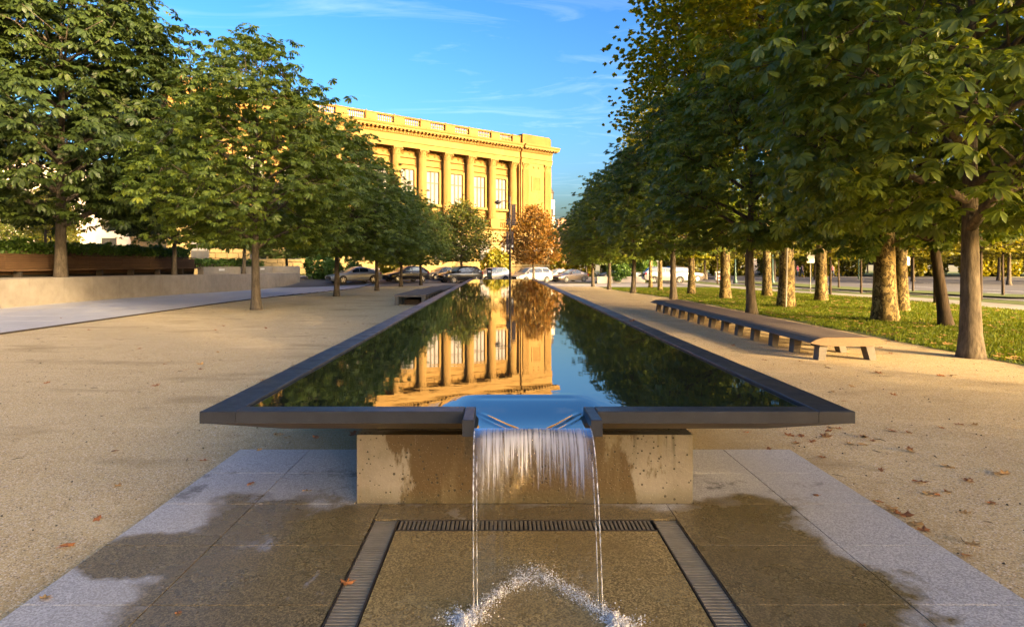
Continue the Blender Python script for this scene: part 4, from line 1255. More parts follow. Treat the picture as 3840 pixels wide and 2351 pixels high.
def make_tree(seed, H, th, R, prof, r0, nl, nclump, tips, per, leaf, kind, bark, lmat, sig=(0.42, 0.24), lean=0.0, flare=1.5, rise=0.5, fork=False, shell=(0.5, 1.0)):
    rng = np.random.default_rng(seed)
    pv = np.array([p[0] for p in prof]); pr = np.array([p[1] for p in prof])
    rad = lambda v: np.interp(v, pv, pr)*R
    zb = th*1.03
    phs = rng.uniform(0, 6.28, 6)
    def lump(a, v): return 1 + 0.12*np.sin(3*a+phs[0]+4*v) + 0.10*np.sin(5*a+phs[1]-7*v) + 0.09*np.sin(2*a+phs[2]+13*v) + 0.06*np.sin(9*a+phs[3]+21*v)
    # trunk and limbs
    mb = MB()
    zs = [0, 0.06*th, 0.18*th, 0.45*th, 0.75*th, th] + list(np.linspace(th, H*0.9, 7))[1:]
    pts, rr = [], []
    wx, wy = rng.normal(0, 0.05, 2)
    for z in zs:
        pts.append((lean*z + wx*math.sin(z*0.7), wy*math.sin(z*0.9), z - (0.12 if z == 0 else 0)))
        f = flare if z == 0 else (1 + (flare-1)*0.45 if z < 0.1*th else (1 + (flare-1)*0.12 if z < 0.2*th else 1))
        rr.append(max(0.012, r0*f*(1 - 0.28*min(1, z/th)) if z <= th else r0*0.72*(1 - 0.93*(z-th)/(H*0.9-th))))
    mb.tube(pts, rr, 10)
    nodes = []
    for i in range(nl):
        z0 = th*0.96 + (H*0.76-th)*(i/nl)**1.15
        a = i*2.399 + rng.uniform(-0.3, 0.3)
        v = (z0-zb)/(H-zb)
        ln = rad(min(1, v+0.18))*0.86*lump(a, v)
        ln = max(ln, 0.5)
        b = np.array([lean*z0, 0, z0])
        q, qr = [], []
        rs = r0*0.5*(1-0.7*v)
        for s in np.linspace(0, 1, 6):
            p = b + np.array([math.cos(a), math.sin(a), 0])*ln*s + np.array([0, 0, (rise*ln*(0.9+v))*s**0.85]) + rng.normal(0, 0.05, 3)*s
            p[2] = min(p[2], H*0.97)
            q.append(p); qr.append(max(0.011, rs*(1-0.88*s)))
        mb.tube(q, qr, 6)
        nodes += q[1:]
        for s in (2, 3, 4):
            for sg in (-1, 1):
                a2 = a + sg*rng.uniform(0.5, 1.0)
                l2 = ln*(0.25 + 0.3*(1-s/5))*rng.uniform(0.8, 1.2)
                p1 = q[s] + np.array([math.cos(a2)*l2*0.5, math.sin(a2)*l2*0.5, l2*0.22])
                p2 = q[s] + np.array([math.cos(a2)*l2, math.sin(a2)*l2, l2*0.42])
                mb.tube([q[s], p1, p2], [qr[s]*0.6, qr[s]*0.42, 0.009], 5)
                nodes += [p1, p2]
    nodes = np.array(nodes)
    # clumps of leaves through the crown's volume, thicker towards its outside
    w = rad(np.linspace(0, 1, 60)); w = w/w.sum()
    v = np.clip(rng.choice(np.linspace(0, 1, 60), nclump, p=w) + rng.uniform(-0.012, 0.012, nclump), 0, 1)
    a = rng.uniform(0, 2*np.pi, nclump)
    f = shell[0] + (shell[1]-shell[0])*np.sqrt(rng.uniform(0, 1, nclump))
    rr_ = rad(v)*lump(a, v)*f
    cc = np.stack([rr_*np.cos(a) + lean*th, rr_*np.sin(a), zb + v*(H-zb)], 1)
    for c in cc:
        n0 = nodes[np.argmin(((nodes-c)**2*np.array([1, 1, 2.0])).sum(1))]
        mdl = (n0+c)/2 + np.array([0, 0, -0.04])
        mb.tube([n0, mdl, c], [0.013, 0.010, 0.006], 4, cap=False)
    tc_ = np.repeat(cc, tips, 0)
    n = len(tc_)
    tc_ = tc_ + np.stack([rng.normal(0, sig[0], n), rng.normal(0, sig[0], n), rng.normal(0, sig[1], n)], 1)
    tc_[:, 2] = np.clip(tc_[:, 2], zb*0.99, None)
    C = np.repeat(tc_, per, 0); n = len(C)
    rad_dir = C.copy(); rad_dir[:, 2] = 0; rad_dir = unit(rad_dir)
    ang = rng.uniform(-np.pi, np.pi, n)*0.75
    ca, sa = np.cos(ang), np.sin(ang)
    Fw = np.stack([rad_dir[:, 0]*ca - rad_dir[:, 1]*sa, rad_dir[:, 0]*sa + rad_dir[:, 1]*ca, rng.normal(-0.05, 0.25, n)], 1)
    Fw = unit(Fw)
    U = np.array([0, 0, 1.0])[None] * (0.9 if kind == 'c' else 0.45) + rad_dir*0.42 + rng.normal(0, 0.28 if kind == 'c' else 0.6, (n, 3))
    U = unit(U - (U*Fw).sum(1, keepdims=True)*Fw)
    L = leaf*rng.uniform(0.55, 1.22, n)
    C = C + Fw*(leaf*0.55 if kind == 'c' else 0.05)
    V, F, t = (compound_leaves if kind == 'c' else simple_leaves)(C, Fw, U, L, rng)
    tm = mb.mesh('trunk', bark, True)
    return tm, np_mesh('crown', V, F, lmat, t)

CH = [(0, 0.62), (0.10, 0.92), (0.26, 1.0), (0.48, 0.88), (0.68, 0.66), (0.84, 0.42), (0.95, 0.20), (1, 0.08)]
PL = [(0, 0.45), (0.15, 0.75), (0.35, 1.0), (0.6, 0.95), (0.8, 0.72), (0.93, 0.42), (1, 0.12)]
OV = [(0, 0.55), (0.15, 0.9), (0.35, 1.0), (0.6, 0.85), (0.8, 0.55), (0.93, 0.28), (1, 0.08)]
TREES = {}
for k, sd in enumerate((21, 35, 58)):
    TREES['c%d' % k] = make_tree(sd, 9.3, 2.15, 3.2, CH, 0.155, 17, 330, 8, 3, 0.19, 'c', M['bark'], M['leaf'])
for k, sd in enumerate((4, 9)):
    TREES['p%d' % k] = make_tree(sd, 18.5, 4.9, 4.3, PL, 0.30, 20, 360, 10, 6, 0.26, 's', M['plane_bark'], M['leaf_plane'], sig=(0.5, 0.4), flare=1.45, rise=0.75)
for k, sd in enumerate((4, 9)):
    TREES['q%d' % k] = make_tree(sd, 20.5, 7.6, 4.3, PL, 0.30, 20, 360, 10, 6, 0.26, 's', M['plane_bark'], M['leaf_plane'], sig=(0.5, 0.4), flare=1.45, rise=0.75)
for k, sd in enumerate((14, 19)):
    TREES['o%d' % k] = make_tree(sd, 8.2, 2.1, 3.1, OV, 0.15, 16, 420, 12, 3, 0.21, 's', M['bark'], M['leaf_turn'], sig=(0.36, 0.26), shell=(0.2, 1.0))
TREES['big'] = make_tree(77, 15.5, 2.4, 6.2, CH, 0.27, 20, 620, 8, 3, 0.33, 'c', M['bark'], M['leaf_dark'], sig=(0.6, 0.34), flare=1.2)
TREES['s0'] = make_tree(91, 5.6, 2.2, 1.5, OV, 0.065, 9, 70, 8, 3, 0.20, 's', M['bark_dark'], M['leaf_far'], sig=(0.3, 0.3), flare=1.15)

def tree(kind, x, y, label, name='chestnut_tree', cat='tree', rz=None, s=1.0, lm=None, group=None, z=None, sz=None, bark=None):
    zz = g(x, y) if z is None else z
    o = empty(name, (x, y, zz), rnd.uniform(0, 6.28) if rz is None else rz, s)
    if sz: o.scale = (s, s, sz)
    tag(o, label, cat, group)
    tm, cm = TREES[kind]
    t = link('trunk', tm, o); c = link('crown', cm, o)
    if lm:
        c.material_slots[0].link = 'OBJECT'; c.material_slots[0].material = M[lm]
    if bark:
        t.material_slots[0].link = 'OBJECT'; t.material_slots[0].material = M[bark]
    return o

# chestnuts to the left of the pool
GL, GR = 'chestnut trees in a row left of the pool', 'chestnut trees in a row right of the pool'
tree('c0', -8.6, 21.7, 'nearest full chestnut on the gravel left of the pool, before the blue-grey walkway', rz=0.6, s=1.05, group=GL)
tree('c1', -8.5, 32.0, 'second chestnut on the gravel left of the pool, counting away from the fountain', rz=2.2, s=1.0, group=GL)
tree('c2', -8.5, 42.5, 'third chestnut on the gravel left of the pool, counting away from the fountain', rz=4.0, s=0.98, group=GL)
tree('c0', -8.3, 51.5, 'fourth chestnut on the gravel left of the pool, before the black hatchback', rz=3.1, s=0.92, group=GL)
tree('c1', -7.0, 54.5, 'farthest green chestnut left of the pool, with an orange-banded trunk', rz=5.5, s=0.86, group=GL)
tree('o0', -4.0, 64.0, 'rounded tree turning yellow at the top, in front of the black sport utility car', 'lime_tree', rz=1.0, s=1.05, lm='leaf_turn')
tree('o1', 3.5, 64.0, 'rounded tree with orange autumn leaves in front of the silver minivan', 'lime_tree', rz=2.4, s=1.0, lm='leaf_autumn')
# left terrace
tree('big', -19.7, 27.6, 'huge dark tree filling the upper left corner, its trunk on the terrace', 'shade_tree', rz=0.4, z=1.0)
tree('c2', -19.6, 37.0, 'chestnut on the left terrace before the slatted timber wall', rz=1.2, s=0.95, z=0.92)
tree('c0', -20.0, 48.0, 'chestnut at the far end of the left terrace beside the planter wall', rz=2.0, s=0.95, z=0.86)
tree('c1', -20.4, 59.0, 'chestnut behind the concrete end wall of the left terrace, nearer of two', rz=0.3, s=0.95)
tree('c2', -20.4, 69.0, 'chestnut behind the concrete end wall of the left terrace, farther of two', rz=5.3, s=0.95)
# right row
for k, (x, y, s, kd, lab) in enumerate([
        (8.12, 10.6, 1.08, 'c1', 'nearest chestnut at the right edge, standing where gravel meets lawn'),
        (8.15, 19.9, 1.0, 'c0', 'second chestnut of the right row, behind the middle of the long bench'),
        (8.1, 28.7, 1.0, 'c2', 'third chestnut of the right row, beyond the far end of the long bench'),
        (8.1, 37.4, 0.98, 'c1', 'fourth chestnut of the right row, counting away from the fountain'),
        (8.1, 45.6, 0.95, 'c0', 'fifth chestnut of the right row, counting away from the fountain'),
        (8.1, 53.5, 0.92, 'c2', 'last chestnut of the right row, nearest the parked cars')]):
    tree(kd, x, y, lab, s=s, rz=[4.2, 5.1, 1.9, 3.3, 0.8, 2.6][k], group=GR)
tree('c2', 11.6, 16.0, 'leaning dark trunked tree on the lawn just behind the nearest right chestnut', 'lawn_tree', s=1.0, rz=2.1, bark='bark_dark').rotation_euler = (0, -0.16, 0)
tree('c1', 8.2, -7.2, 'chestnut of the right row behind the viewer, outside the picture', s=1.05, rz=2.0, group=GR)
# planes on the lawn
GP = 'plane trees on the lawn'
for k, (x, y, s, sx, lab) in enumerate([
        (10.9, 17.4, 1.0, 1.28, 'thickest plane tree on the lawn, mottled trunk right of the long bench'),
        (13.7, 21.0, 0.95, 0.75, 'slimmer plane tree close behind the thickest plane trunk'),
        (14.1, 27.0, 1.0, 1.1, 'plane tree with tapering trunk standing deep in the lawn before the road'),
        (10.7, 23.0, 0.95, 0.95, 'plane tree with a pale pole leaning on its trunk'),
        (13.9, 32.0, 0.98, 0.95, 'plane tree on the lawn behind the second right chestnut'),
        (10.6, 28.9, 1.0, 1.0, 'plane tree with brightly sunlit mottled trunk beyond the long bench'),
        (10.9, 35.0, 0.86, 1.05, 'plane tree behind the third right chestnut, trunk half in sun'),
        (11.2, 43.0, 0.70, 0.9, 'slender plane tree near the far lawn edge before the white cars'),
        (12.0, 49.0, 0.64, 0.85, 'farthest plane tree on the lawn, near the parked cars')]):
    o = tree('q%d' % (k % 2), x, y, lab, 'plane_tree', rz=k*1.7+0.4, s=s, group=GP)
    o.children[0].scale = (sx, sx, 1.0)
    o.children[1].scale = (0.72, 0.72, 1.0) if (x > 13 or k >= 5) else (0.9, 0.9, 1.0)
for k, (x, y) in enumerate([(13.5, 1.4), (18.6, 3.2), (12.6, -15.0), (18.5, -20.5), (25.0, -23.0), (24.5, 1.5)]):  # unseen planes, added and placed to shade the court and left trees
    tree('p%d' % (k % 2), x, y, ['plane tree right of the viewer on the lawn, outside the picture', 'plane tree beside the viewer, outside the picture', 'plane tree behind the viewer, outside the picture', 'plane tree far behind the viewer, outside the picture', 'plane tree across the footpath behind the viewer, outside the picture', 'plane tree across the footpath to the right, outside the picture'][k],
         'plane_tree', rz=k*2.1, s=1.28 if k in (0, 2) else 1.0, group=GP)
tree('c1', 13.4, -3.0, 'small chestnut on the lawn beside the viewer, outside the picture', s=0.82, rz=4.4)  # unseen tree added to block sun on the right foreground
tree('c2', 15.5, -11.5, 'smaller chestnut on the lawn behind the viewer, outside the picture', s=0.82, rz=0.7)  # unseen tree, added low to shade the foreground and let higher rays past
# young trees along the verge and the footpath
for k, (x, y, s, lab) in enumerate([
        (17.7, 25.0, 1.0, 'young slim tree at the footpath edge right of the slimmer plane'),
        (19.0, 19.6, 1.0, 'young tree at the right picture edge, second from the frame'),
        (17.4, 17.0, 0.95, 'young tree closest to the right picture edge'),
        (21.5, 33.5, 1.0, 'young tree on the verge just left of the thickest plane trunk'),
        (21.5, 27.5, 0.95, 'young tree on the verge seen past the leaning trunk'),
        (18.0, 33.5, 0.9, 'young tree left of the tapering plane trunk by the kerb'),
        (11.2, 35.6, 0.9, 'thin young tree close to the right of the half-sunlit plane'),
        (21.5, 40.0, 1.05, 'young verge tree behind the dark lamp post'),
        (21.6, 46.5, 1.0, 'young verge tree beyond the tapering plane trunk'),
        (21.5, 22.8, 1.0, 'young verge tree seen right of the leaning dark trunk'),
        (21.6, 54.0, 1.05, 'young verge tree far along the kerb'),
        (27.0, 33.0, 1.0, 'young tree on the grassy median, nearest one'),
        (27.2, 40.5, 1.0, 'young tree on the grassy median, middle one'),
        (27.0, 49.0, 1.0, 'young tree on the grassy median, farthest one'),
        (21.5, 36.6, 0.95, 'young verge tree behind the tapering plane trunk'),
        (21.7, 30.4, 0.9, 'young verge tree glimpsed left of the slimmer plane'),
        (21.4, 60.5, 1.1, 'young verge tree at the far end of the kerb'),
        (26.8, 56.0, 1.15, 'young tree at the far tip of the grassy median'),
        (23.9, 20.6, 1.0, 'young tree past the kerb at the right picture edge')]):
    tree('s0', x, y, lab, 'young_tree', s=s*1.05, lm='leaf_far' if k != 6 else 'leaf_plane')
# trees across the road, sunlit
GF = 'sunlit trees across the road'
ft = [(22+5.2*k, 104+7*math.sin(k*2.1)) for k in range(18)] + [(20+7*k, 122+6*math.sin(k*1.7)) for k in range(10)] + [(26,78),(33,74),(40,78),(47,70),(52,82),(60,74),(72,84),(80,76),(64,90),(48,58),(58,56),(66,62),(76,58)]
for k, (x, y) in enumerate(ft):
    tree('o%d' % (k % 2), x, y, 'sunlit yellow-green tree standing across the road behind the lawn', 'street_tree', s=rnd.uniform(1.0, 1.35), lm='leaf_far', group=GF)
for k, (x, y) in enumerate([(13.5, 96), (19, 100), (16, 112), (30, 130)]):
    tree('o%d' % (k % 2), x, y, ['bushy green tree beside the library corner', 'green tree between the library and the road', 'tree behind the library corner in the distance', 'distant tree far down the street'][k], 'street_tree', s=1.0 + 0.1*k, lm='leaf_hedge' if k % 2 == 0 else 'leaf_far')
# trees and saplings far left, behind the hedge
for k, (x, y) in enumerate([(-34, 46), (-38, 52), (-31, 42), (-43, 60), (-36, 38)]):
    tree('s0', x, y, 'thin sapling behind the hedge at the far left', 'sapling', s=1.2, z=1.3 if k != 3 else 0.2, group='saplings behind the left hedge')
for k, (x, y) in enumerate([(-52, 70), (-60, 62), (-66, 78)]):
    tree('o%d' % (k % 2), x, y, ['yellowing tree in front of the pale far building, right one', 'yellowing tree in front of the pale far building, left one', 'yellowing tree in front of the pale far building, rear one'][k], 'street_tree', s=1.2, lm='leaf_turn')

# ------------------------------------------------------------------ hedges, shrubs, grass, fallen leaves
def leaf_mass(seed, n, pts_fn, leaf):
    rng = np.random.default_rng(seed)
    C = pts_fn(rng, n)
    Fw = unit(rng.normal(0, 1, (n, 3)))
    U = rng.normal(0, 0.6, (n, 3)) + np.array([0, 0, 0.6])
    U = unit(U - (U*Fw).sum(1, keepdims=True)*Fw)
    return simple_leaves(C, Fw, U, leaf*rng.uniform(0.6, 1.3, n), rng)
def hedge_pts(x0, x1, y0, y1, z0, z1):
    def f(rng, n):
        p = np.stack([rng.uniform(x0, x1, n), rng.uniform(y0, y1, n), np.zeros(n)], 1)
        top = z1 + 0.10*np.sin(p[:, 1]*2.3) + 0.08*np.sin(p[:, 1]*5.1+p[:, 0]*3) + 0.06*np.sin(p[:, 1]*11)
        p[:, 2] = z0 + (top-z0)*rng.uniform(0, 1, n)**0.7
        return p
    return f
def hedge(name, label, x0, x1, y0, y1, z0, z1, n, leaf, mat='leaf_hedge', cat='hedge', sd=1):
    V, F, t = leaf_mass(sd, n, hedge_pts(x0, x1, y0, y1, z0, z1), leaf)
    h = empty(name, ((x0+x1)/2, (y0+y1)/2, z0)); tag(h, label, cat)
    c = np.array([(x0+x1)/2, (y0+y1)/2, z0])
    link('foliage', np_mesh('foliage', V-c, F, M[mat], t), h)
    MB().box(x0-c[0]+0.1, x1-c[0]-0.1, y0-c[1]+0.1, y1-c[1]-0.1, -0.05, (z1-z0)*0.55).build('twig_core', M['dirt'], h)
hedge('hedge', 'leafy green hedge growing above the slatted timber wall on the left', -22.3, -21.35, 18, 42.5, 1.7, 2.6, 24000, 0.16)
hedge('planter_hedge', 'dark green hedge in the concrete planter at the far end of the left terrace', -22.6, -20.85, 42.9, 54.5, 1.33, 1.85, 9000, 0.15, 'leaf_hedge', sd=2)
def ball(cx, cy, cz, rx, rz):
    def f(rng, n):
        d = unit(rng.normal(0, 1, (n, 3)))
        r = rng.uniform(0.55, 1, n)**0.5*(1 + 0.12*np.sin(d[:, 0]*7+cx) + 0.1*np.sin(d[:, 1]*9+cy))
        p = d*r[:, None]*np.array([rx, rx, rz]) + np.array([0, 0, rz*0.85])
        p[:, 2] = np.maximum(p[:, 2], 0.02)
        return p
    return f
shrub_me = {}
for kd, leaf, mt, n in (('round', 0.12, 'leaf_hedge', 2600), ('loose', 0.20, 'leaf_far', 1700)):
    V, F, t = leaf_mass(hash(kd) % 97 if False else (31 if kd == 'round' else 32), n, ball(1, 2, 0, 0.9, 0.62 if kd == 'round' else 1.0), leaf)
    stem = MB()
    for a in range(5):
        stem.tube([(0, 0, -0.1), (0.25*math.cos(a*1.3), 0.25*math.sin(a*1.3), 0.4), (0.5*math.cos(a*1.3), 0.5*math.sin(a*1.3), 0.8)], [0.03, 0.02, 0.01], 5)
    shrub_me[kd] = (np_mesh('foliage', V, F, M[mt], t), stem.mesh('stem', M['bark_dark']))
def shrub(kd, x, y, s, label, lm=None, dz=0.05, name='shrub', group=None):
    o = empty(name, (x, y, g(x, y)+dz), rnd.uniform(0, 6), s); tag(o, label, 'shrub', group)
    f = link('foliage', shrub_me[kd][0], o); link('stem', shrub_me[kd][1], o)
    if lm: f.material_slots[0].link = 'OBJECT'; f.material_slots[0].material = M[lm]
def at_facade(s, n): p = CORNER + TD*s + ND*n; return p.x, p.y
GS = 'clipped round shrubs in front of the library'
for k, (s, n) in enumerate([(-21.5, 12), (-15.6, 12), (-28, 11)]):
    x, y = at_facade(s, n)
    shrub('round', x, y, 1.2, ['clipped round shrub between the black hatchback and the grey sedan', 'clipped round shrub between the two black cars', 'clipped round shrub behind the grey sedan'][k], group=GS)
x, y = at_facade(-18.5, 8)
for k, (s, n, sc, lab) in enumerate([(-18.6, 8, 2.3, 'loose golden shrub before the library wall behind the black hatchback'), (-5.5, 9, 2.6, 'golden loose shrub behind the silver minivan, left of its roof'),
        (-1.5, 9, 2.4, 'golden loose shrub behind the silver minivan, right of its roof'), (3.5, 11, 2.2, 'loose shrub to the right of the library corner'), (8, 14, 1.9, 'shrub on the grass beyond the white parked car'),
        (-38, 12, 1.8, 'loose shrub before the library near the left terrace end')]):
    x, y = at_facade(s, n); shrub('loose', x, y, sc, lab)
for k, (x, y, sc, lab) in enumerate([(-15.6, 57.5, 1.0, 'small dark shrub beside the end wall of the left terrace'), (-13.8, 58.2, 0.9, 'low shrub in the bed left of the grey sedan'), (-17.2, 58.6, 1.5, 'taller shrub behind the concrete end wall'),
        (13.5, 70, 1.4, 'green shrub by the kerb right of the parked cars'), (17.0, 72, 1.6, 'bright green shrub before the low pale parapet')]):
    shrub('loose', x, y, sc, lab, 'leaf_hedge')

GB = 'golden shrubs across the road'
for k in range(20):
    shrub('loose', 21 + 4.4*k, 97 + 2.5*math.sin(k*1.9), rnd.uniform(2.0, 2.9), 'golden loose shrub in the belt of planting across the road', group=GB)
# grass on the lawn
rng = np.random.default_rng(8)
N = 150000
yy = 9 + 40*rng.uniform(0, 1, N)**1.5
xx = 8.25 + 9.7*rng.uniform(0, 1, N)
keep = (xx > 8.35 + 0.25*np.sin(yy*1.9) + 0.15*np.sin(yy*5.3) + rng.normal(0, 0.12, N)) & (xx < yy*0.9+1.5)
xx, yy = xx[keep], yy[keep]; N = len(xx)
zz = np.array([g(12, y) for y in np.linspace(5, 55, 201)]); zz = np.interp(yy, np.linspace(5, 55, 201), zz)
hh = rng.uniform(0.03, 0.085, N); a = rng.uniform(0, 6.28, N); ww = rng.uniform(0.005, 0.012, N)*(1+yy/25)
b0 = np.stack([xx-np.cos(a)*ww, yy-np.sin(a)*ww, zz], 1); b1 = np.stack([xx+np.cos(a)*ww, yy+np.sin(a)*ww, zz], 1)
tp_ = np.stack([xx+rng.normal(0, 0.025, N), yy+rng.normal(0, 0.025, N), zz+hh], 1)
V = np.stack([b0, b1, tp_], 1).reshape(-1, 3)
F = np.arange(3*N).reshape(-1, 3)
tag(link('grass', np_mesh('grass', V, F, M['grass'], np.clip(rng.normal(0.45, 0.2, N), 0, 1))), 'short green grass of the lawn under the plane trees', 'grass', kind='stuff')

# fallen leaves
def dead_leaf(seed):
    r = random.Random(seed)
    m = MB()
    vs = [(0, 0, 0.012)]
    n = 11
    for i in range(n):
        a = 2*math.pi*i/n
        rr = (0.055 if i % 2 == 0 else 0.030)*r.uniform(0.75, 1.2)
        vs.append((rr*math.cos(a)*1.25, rr*math.sin(a), 0.004 + r.uniform(0.0, 0.030)*(1 if i % 2 == 0 else 0.5)))
    m.add(vs, [(0, 1+i, 1+(i+1) % n) for i in range(n)])
    m.tube([(0.05, 0, 0.012), (0.085, 0.01, 0.02)], [0.002, 0.0015], 4)
    return m
DL = [dead_leaf(k).mesh('fallen_leaf', M['deadleaf'] if k % 3 else M['deadleaf_pale']) for k in range(6)]
spots = [(668,1045),(760,1052),(375,928),(285,1168),(235,1248),(162,1313),(625,1083),(490,1108),(605,1165),(740,1182),(275,1085),(850,1045),(108,1440),(430,1475),(832,1404),(690,1052),
         (1965,1193),(2115,1207),(2145,1225),(2160,1232),(2180,1240),(2200,1262),(2225,1275),(2215,1160),(2235,1188),(2282,1183),(2255,1190),(2325,1233),(2385,1210),(2120,1130),(2190,1085),(2188,1041),(2100,1060),(2280,1122),(2190,1080),(2325,1335),(2418,1138),(1850,1080),(1795,1040),(2005,942),(2030,965),(1870,1025),(2345,1310),(2075,1505),(1980,1100),
         (700,905),(520,795),(640,790),(930,790),(830,735),(1400,700),(1450,735),(1512,782),(1290,870)]
for k in range(14): spots.append((rnd.uniform(1870, 2085), rnd.uniform(1028, 1072)))
for k in range(26): spots.append((rnd.uniform(1620, 2200), rnd.uniform(800, 960)))
for k in range(16): spots.append((rnd.uniform(60, 900), rnd.uniform(760, 930)))
for k in range(10): spots.append((rnd.uniform(2080, 2440), rnd.uniform(900, 1200)))
nleaf = 0
for x, y in spots:
    X, Y = px(x, y)
    if PX0-0.05 < X < PX1+0.05 and Y > 3.3 and y < 1020 and not (X > 2.05 or X < -1.75): continue
    ong = not (AX0 < X < AX1 and Y < AY1)
    if 5.0 < X < 6.6 and 10 < Y < 21.4: continue
    o = link('fallen_leaf', DL[nleaf % 6], None, (X, Y, g(X, Y) + (0.0 if not ong else -0.004)), (rnd.uniform(-0.2, 0.2), rnd.uniform(-0.2, 0.2), rnd.uniform(0, 6.28)), (rnd.uniform(0.6, 1.15)*(0.9 if Y > 8 else 0.72)*(1 if ong else 0.75),)*3)
    lab = 'curled orange-brown fallen leaf lying on the tan gravel' if ong else 'curled orange-brown fallen leaf lying on the granite apron'
    tag(o, lab, 'leaf', 'fallen leaves on the gravel' if ong else 'fallen leaves on the apron')
    nleaf += 1
o = link('fallen_leaf', DL[1], None, (1.93, 9.0, WT+0.002), (0, 0, 1), (1, 1, 1)); tag(o, 'single fallen leaf lying on the right rim of the pool', 'leaf')
# pale leaves caught in the grass: one scattered litter
V, F = [], []
base_v = np.array(DL[0].vertices[0].co)
lv = np.array([v.co[:] for v in DL[0].vertices])[:12]; lf = np.array([(0, 1+i, 1+(i+1) % 11) for i in range(11)])
for k in range(900):
    y = 10 + 32*rng.uniform()**1.3; x = 8.4 + 9*rng.uniform()**1.3
    a = rng.uniform(0, 6.28); c, s = math.cos(a), math.sin(a)
    Rm = np.array([[c, -s, 0], [s, c, 0], [0, 0, 1]])
    V.append((lv*rng.uniform(0.8, 1.3)) @ Rm.T + np.array([x, y, g(x, y)+0.035])); F.append(lf + 12*k)
tag(link('leaf_litter', np_mesh('leaf_litter', np.concatenate(V), np.concatenate(F), M['deadleaf_pale'])), 'pale fallen leaves scattered through the lawn grass', 'leaf litter', kind='stuff')
# twigs and grit on the gravel
m = MB()
for k in range(650):
    X = rnd.uniform(-10.5, 8.0); Y = 2.6 + 24*rnd.random()**1.6
    if PX0-0.1 < X < PX1+0.1 or (AX0 < X < AX1 and Y < AY1): continue
    a = rnd.uniform(0, 6.28); l = rnd.uniform(0.008, 0.05); r = rnd.uniform(0.0015, 0.004)
    dx, dy = math.cos(a)*l, math.sin(a)*l
    m.tube([(X-dx, Y-dy, g(X, Y)-0.002), (X+rnd.uniform(-.3, .3)*l, Y+rnd.uniform(-.3, .3)*l, g(X, Y)+r), (X+dx, Y+dy, g(X, Y)-0.001)], [r*0.6, r, r*0.5], 4)
for k in range(900):
    X = rnd.uniform(-9.5, 8.0); Y = 2.2 + 9*rnd.random()**1.5
    if PX0-0.1 < X < PX1+0.1 and Y > 3 or (AX0 < X < AX1 and Y < AY1): continue
    r = rnd.uniform(0.003, 0.009)
    m.lathe([(r*0.6, g(X, Y)-0.008), (r, g(X, Y)-0.006+r*0.3), (r*0.5, g(X, Y)-0.006+r)], 5, (X, Y, 0))
tag(m.build('gravel', M['debris']), 'dark twigs and grit scattered on the gravel court', 'grit', kind='stuff')
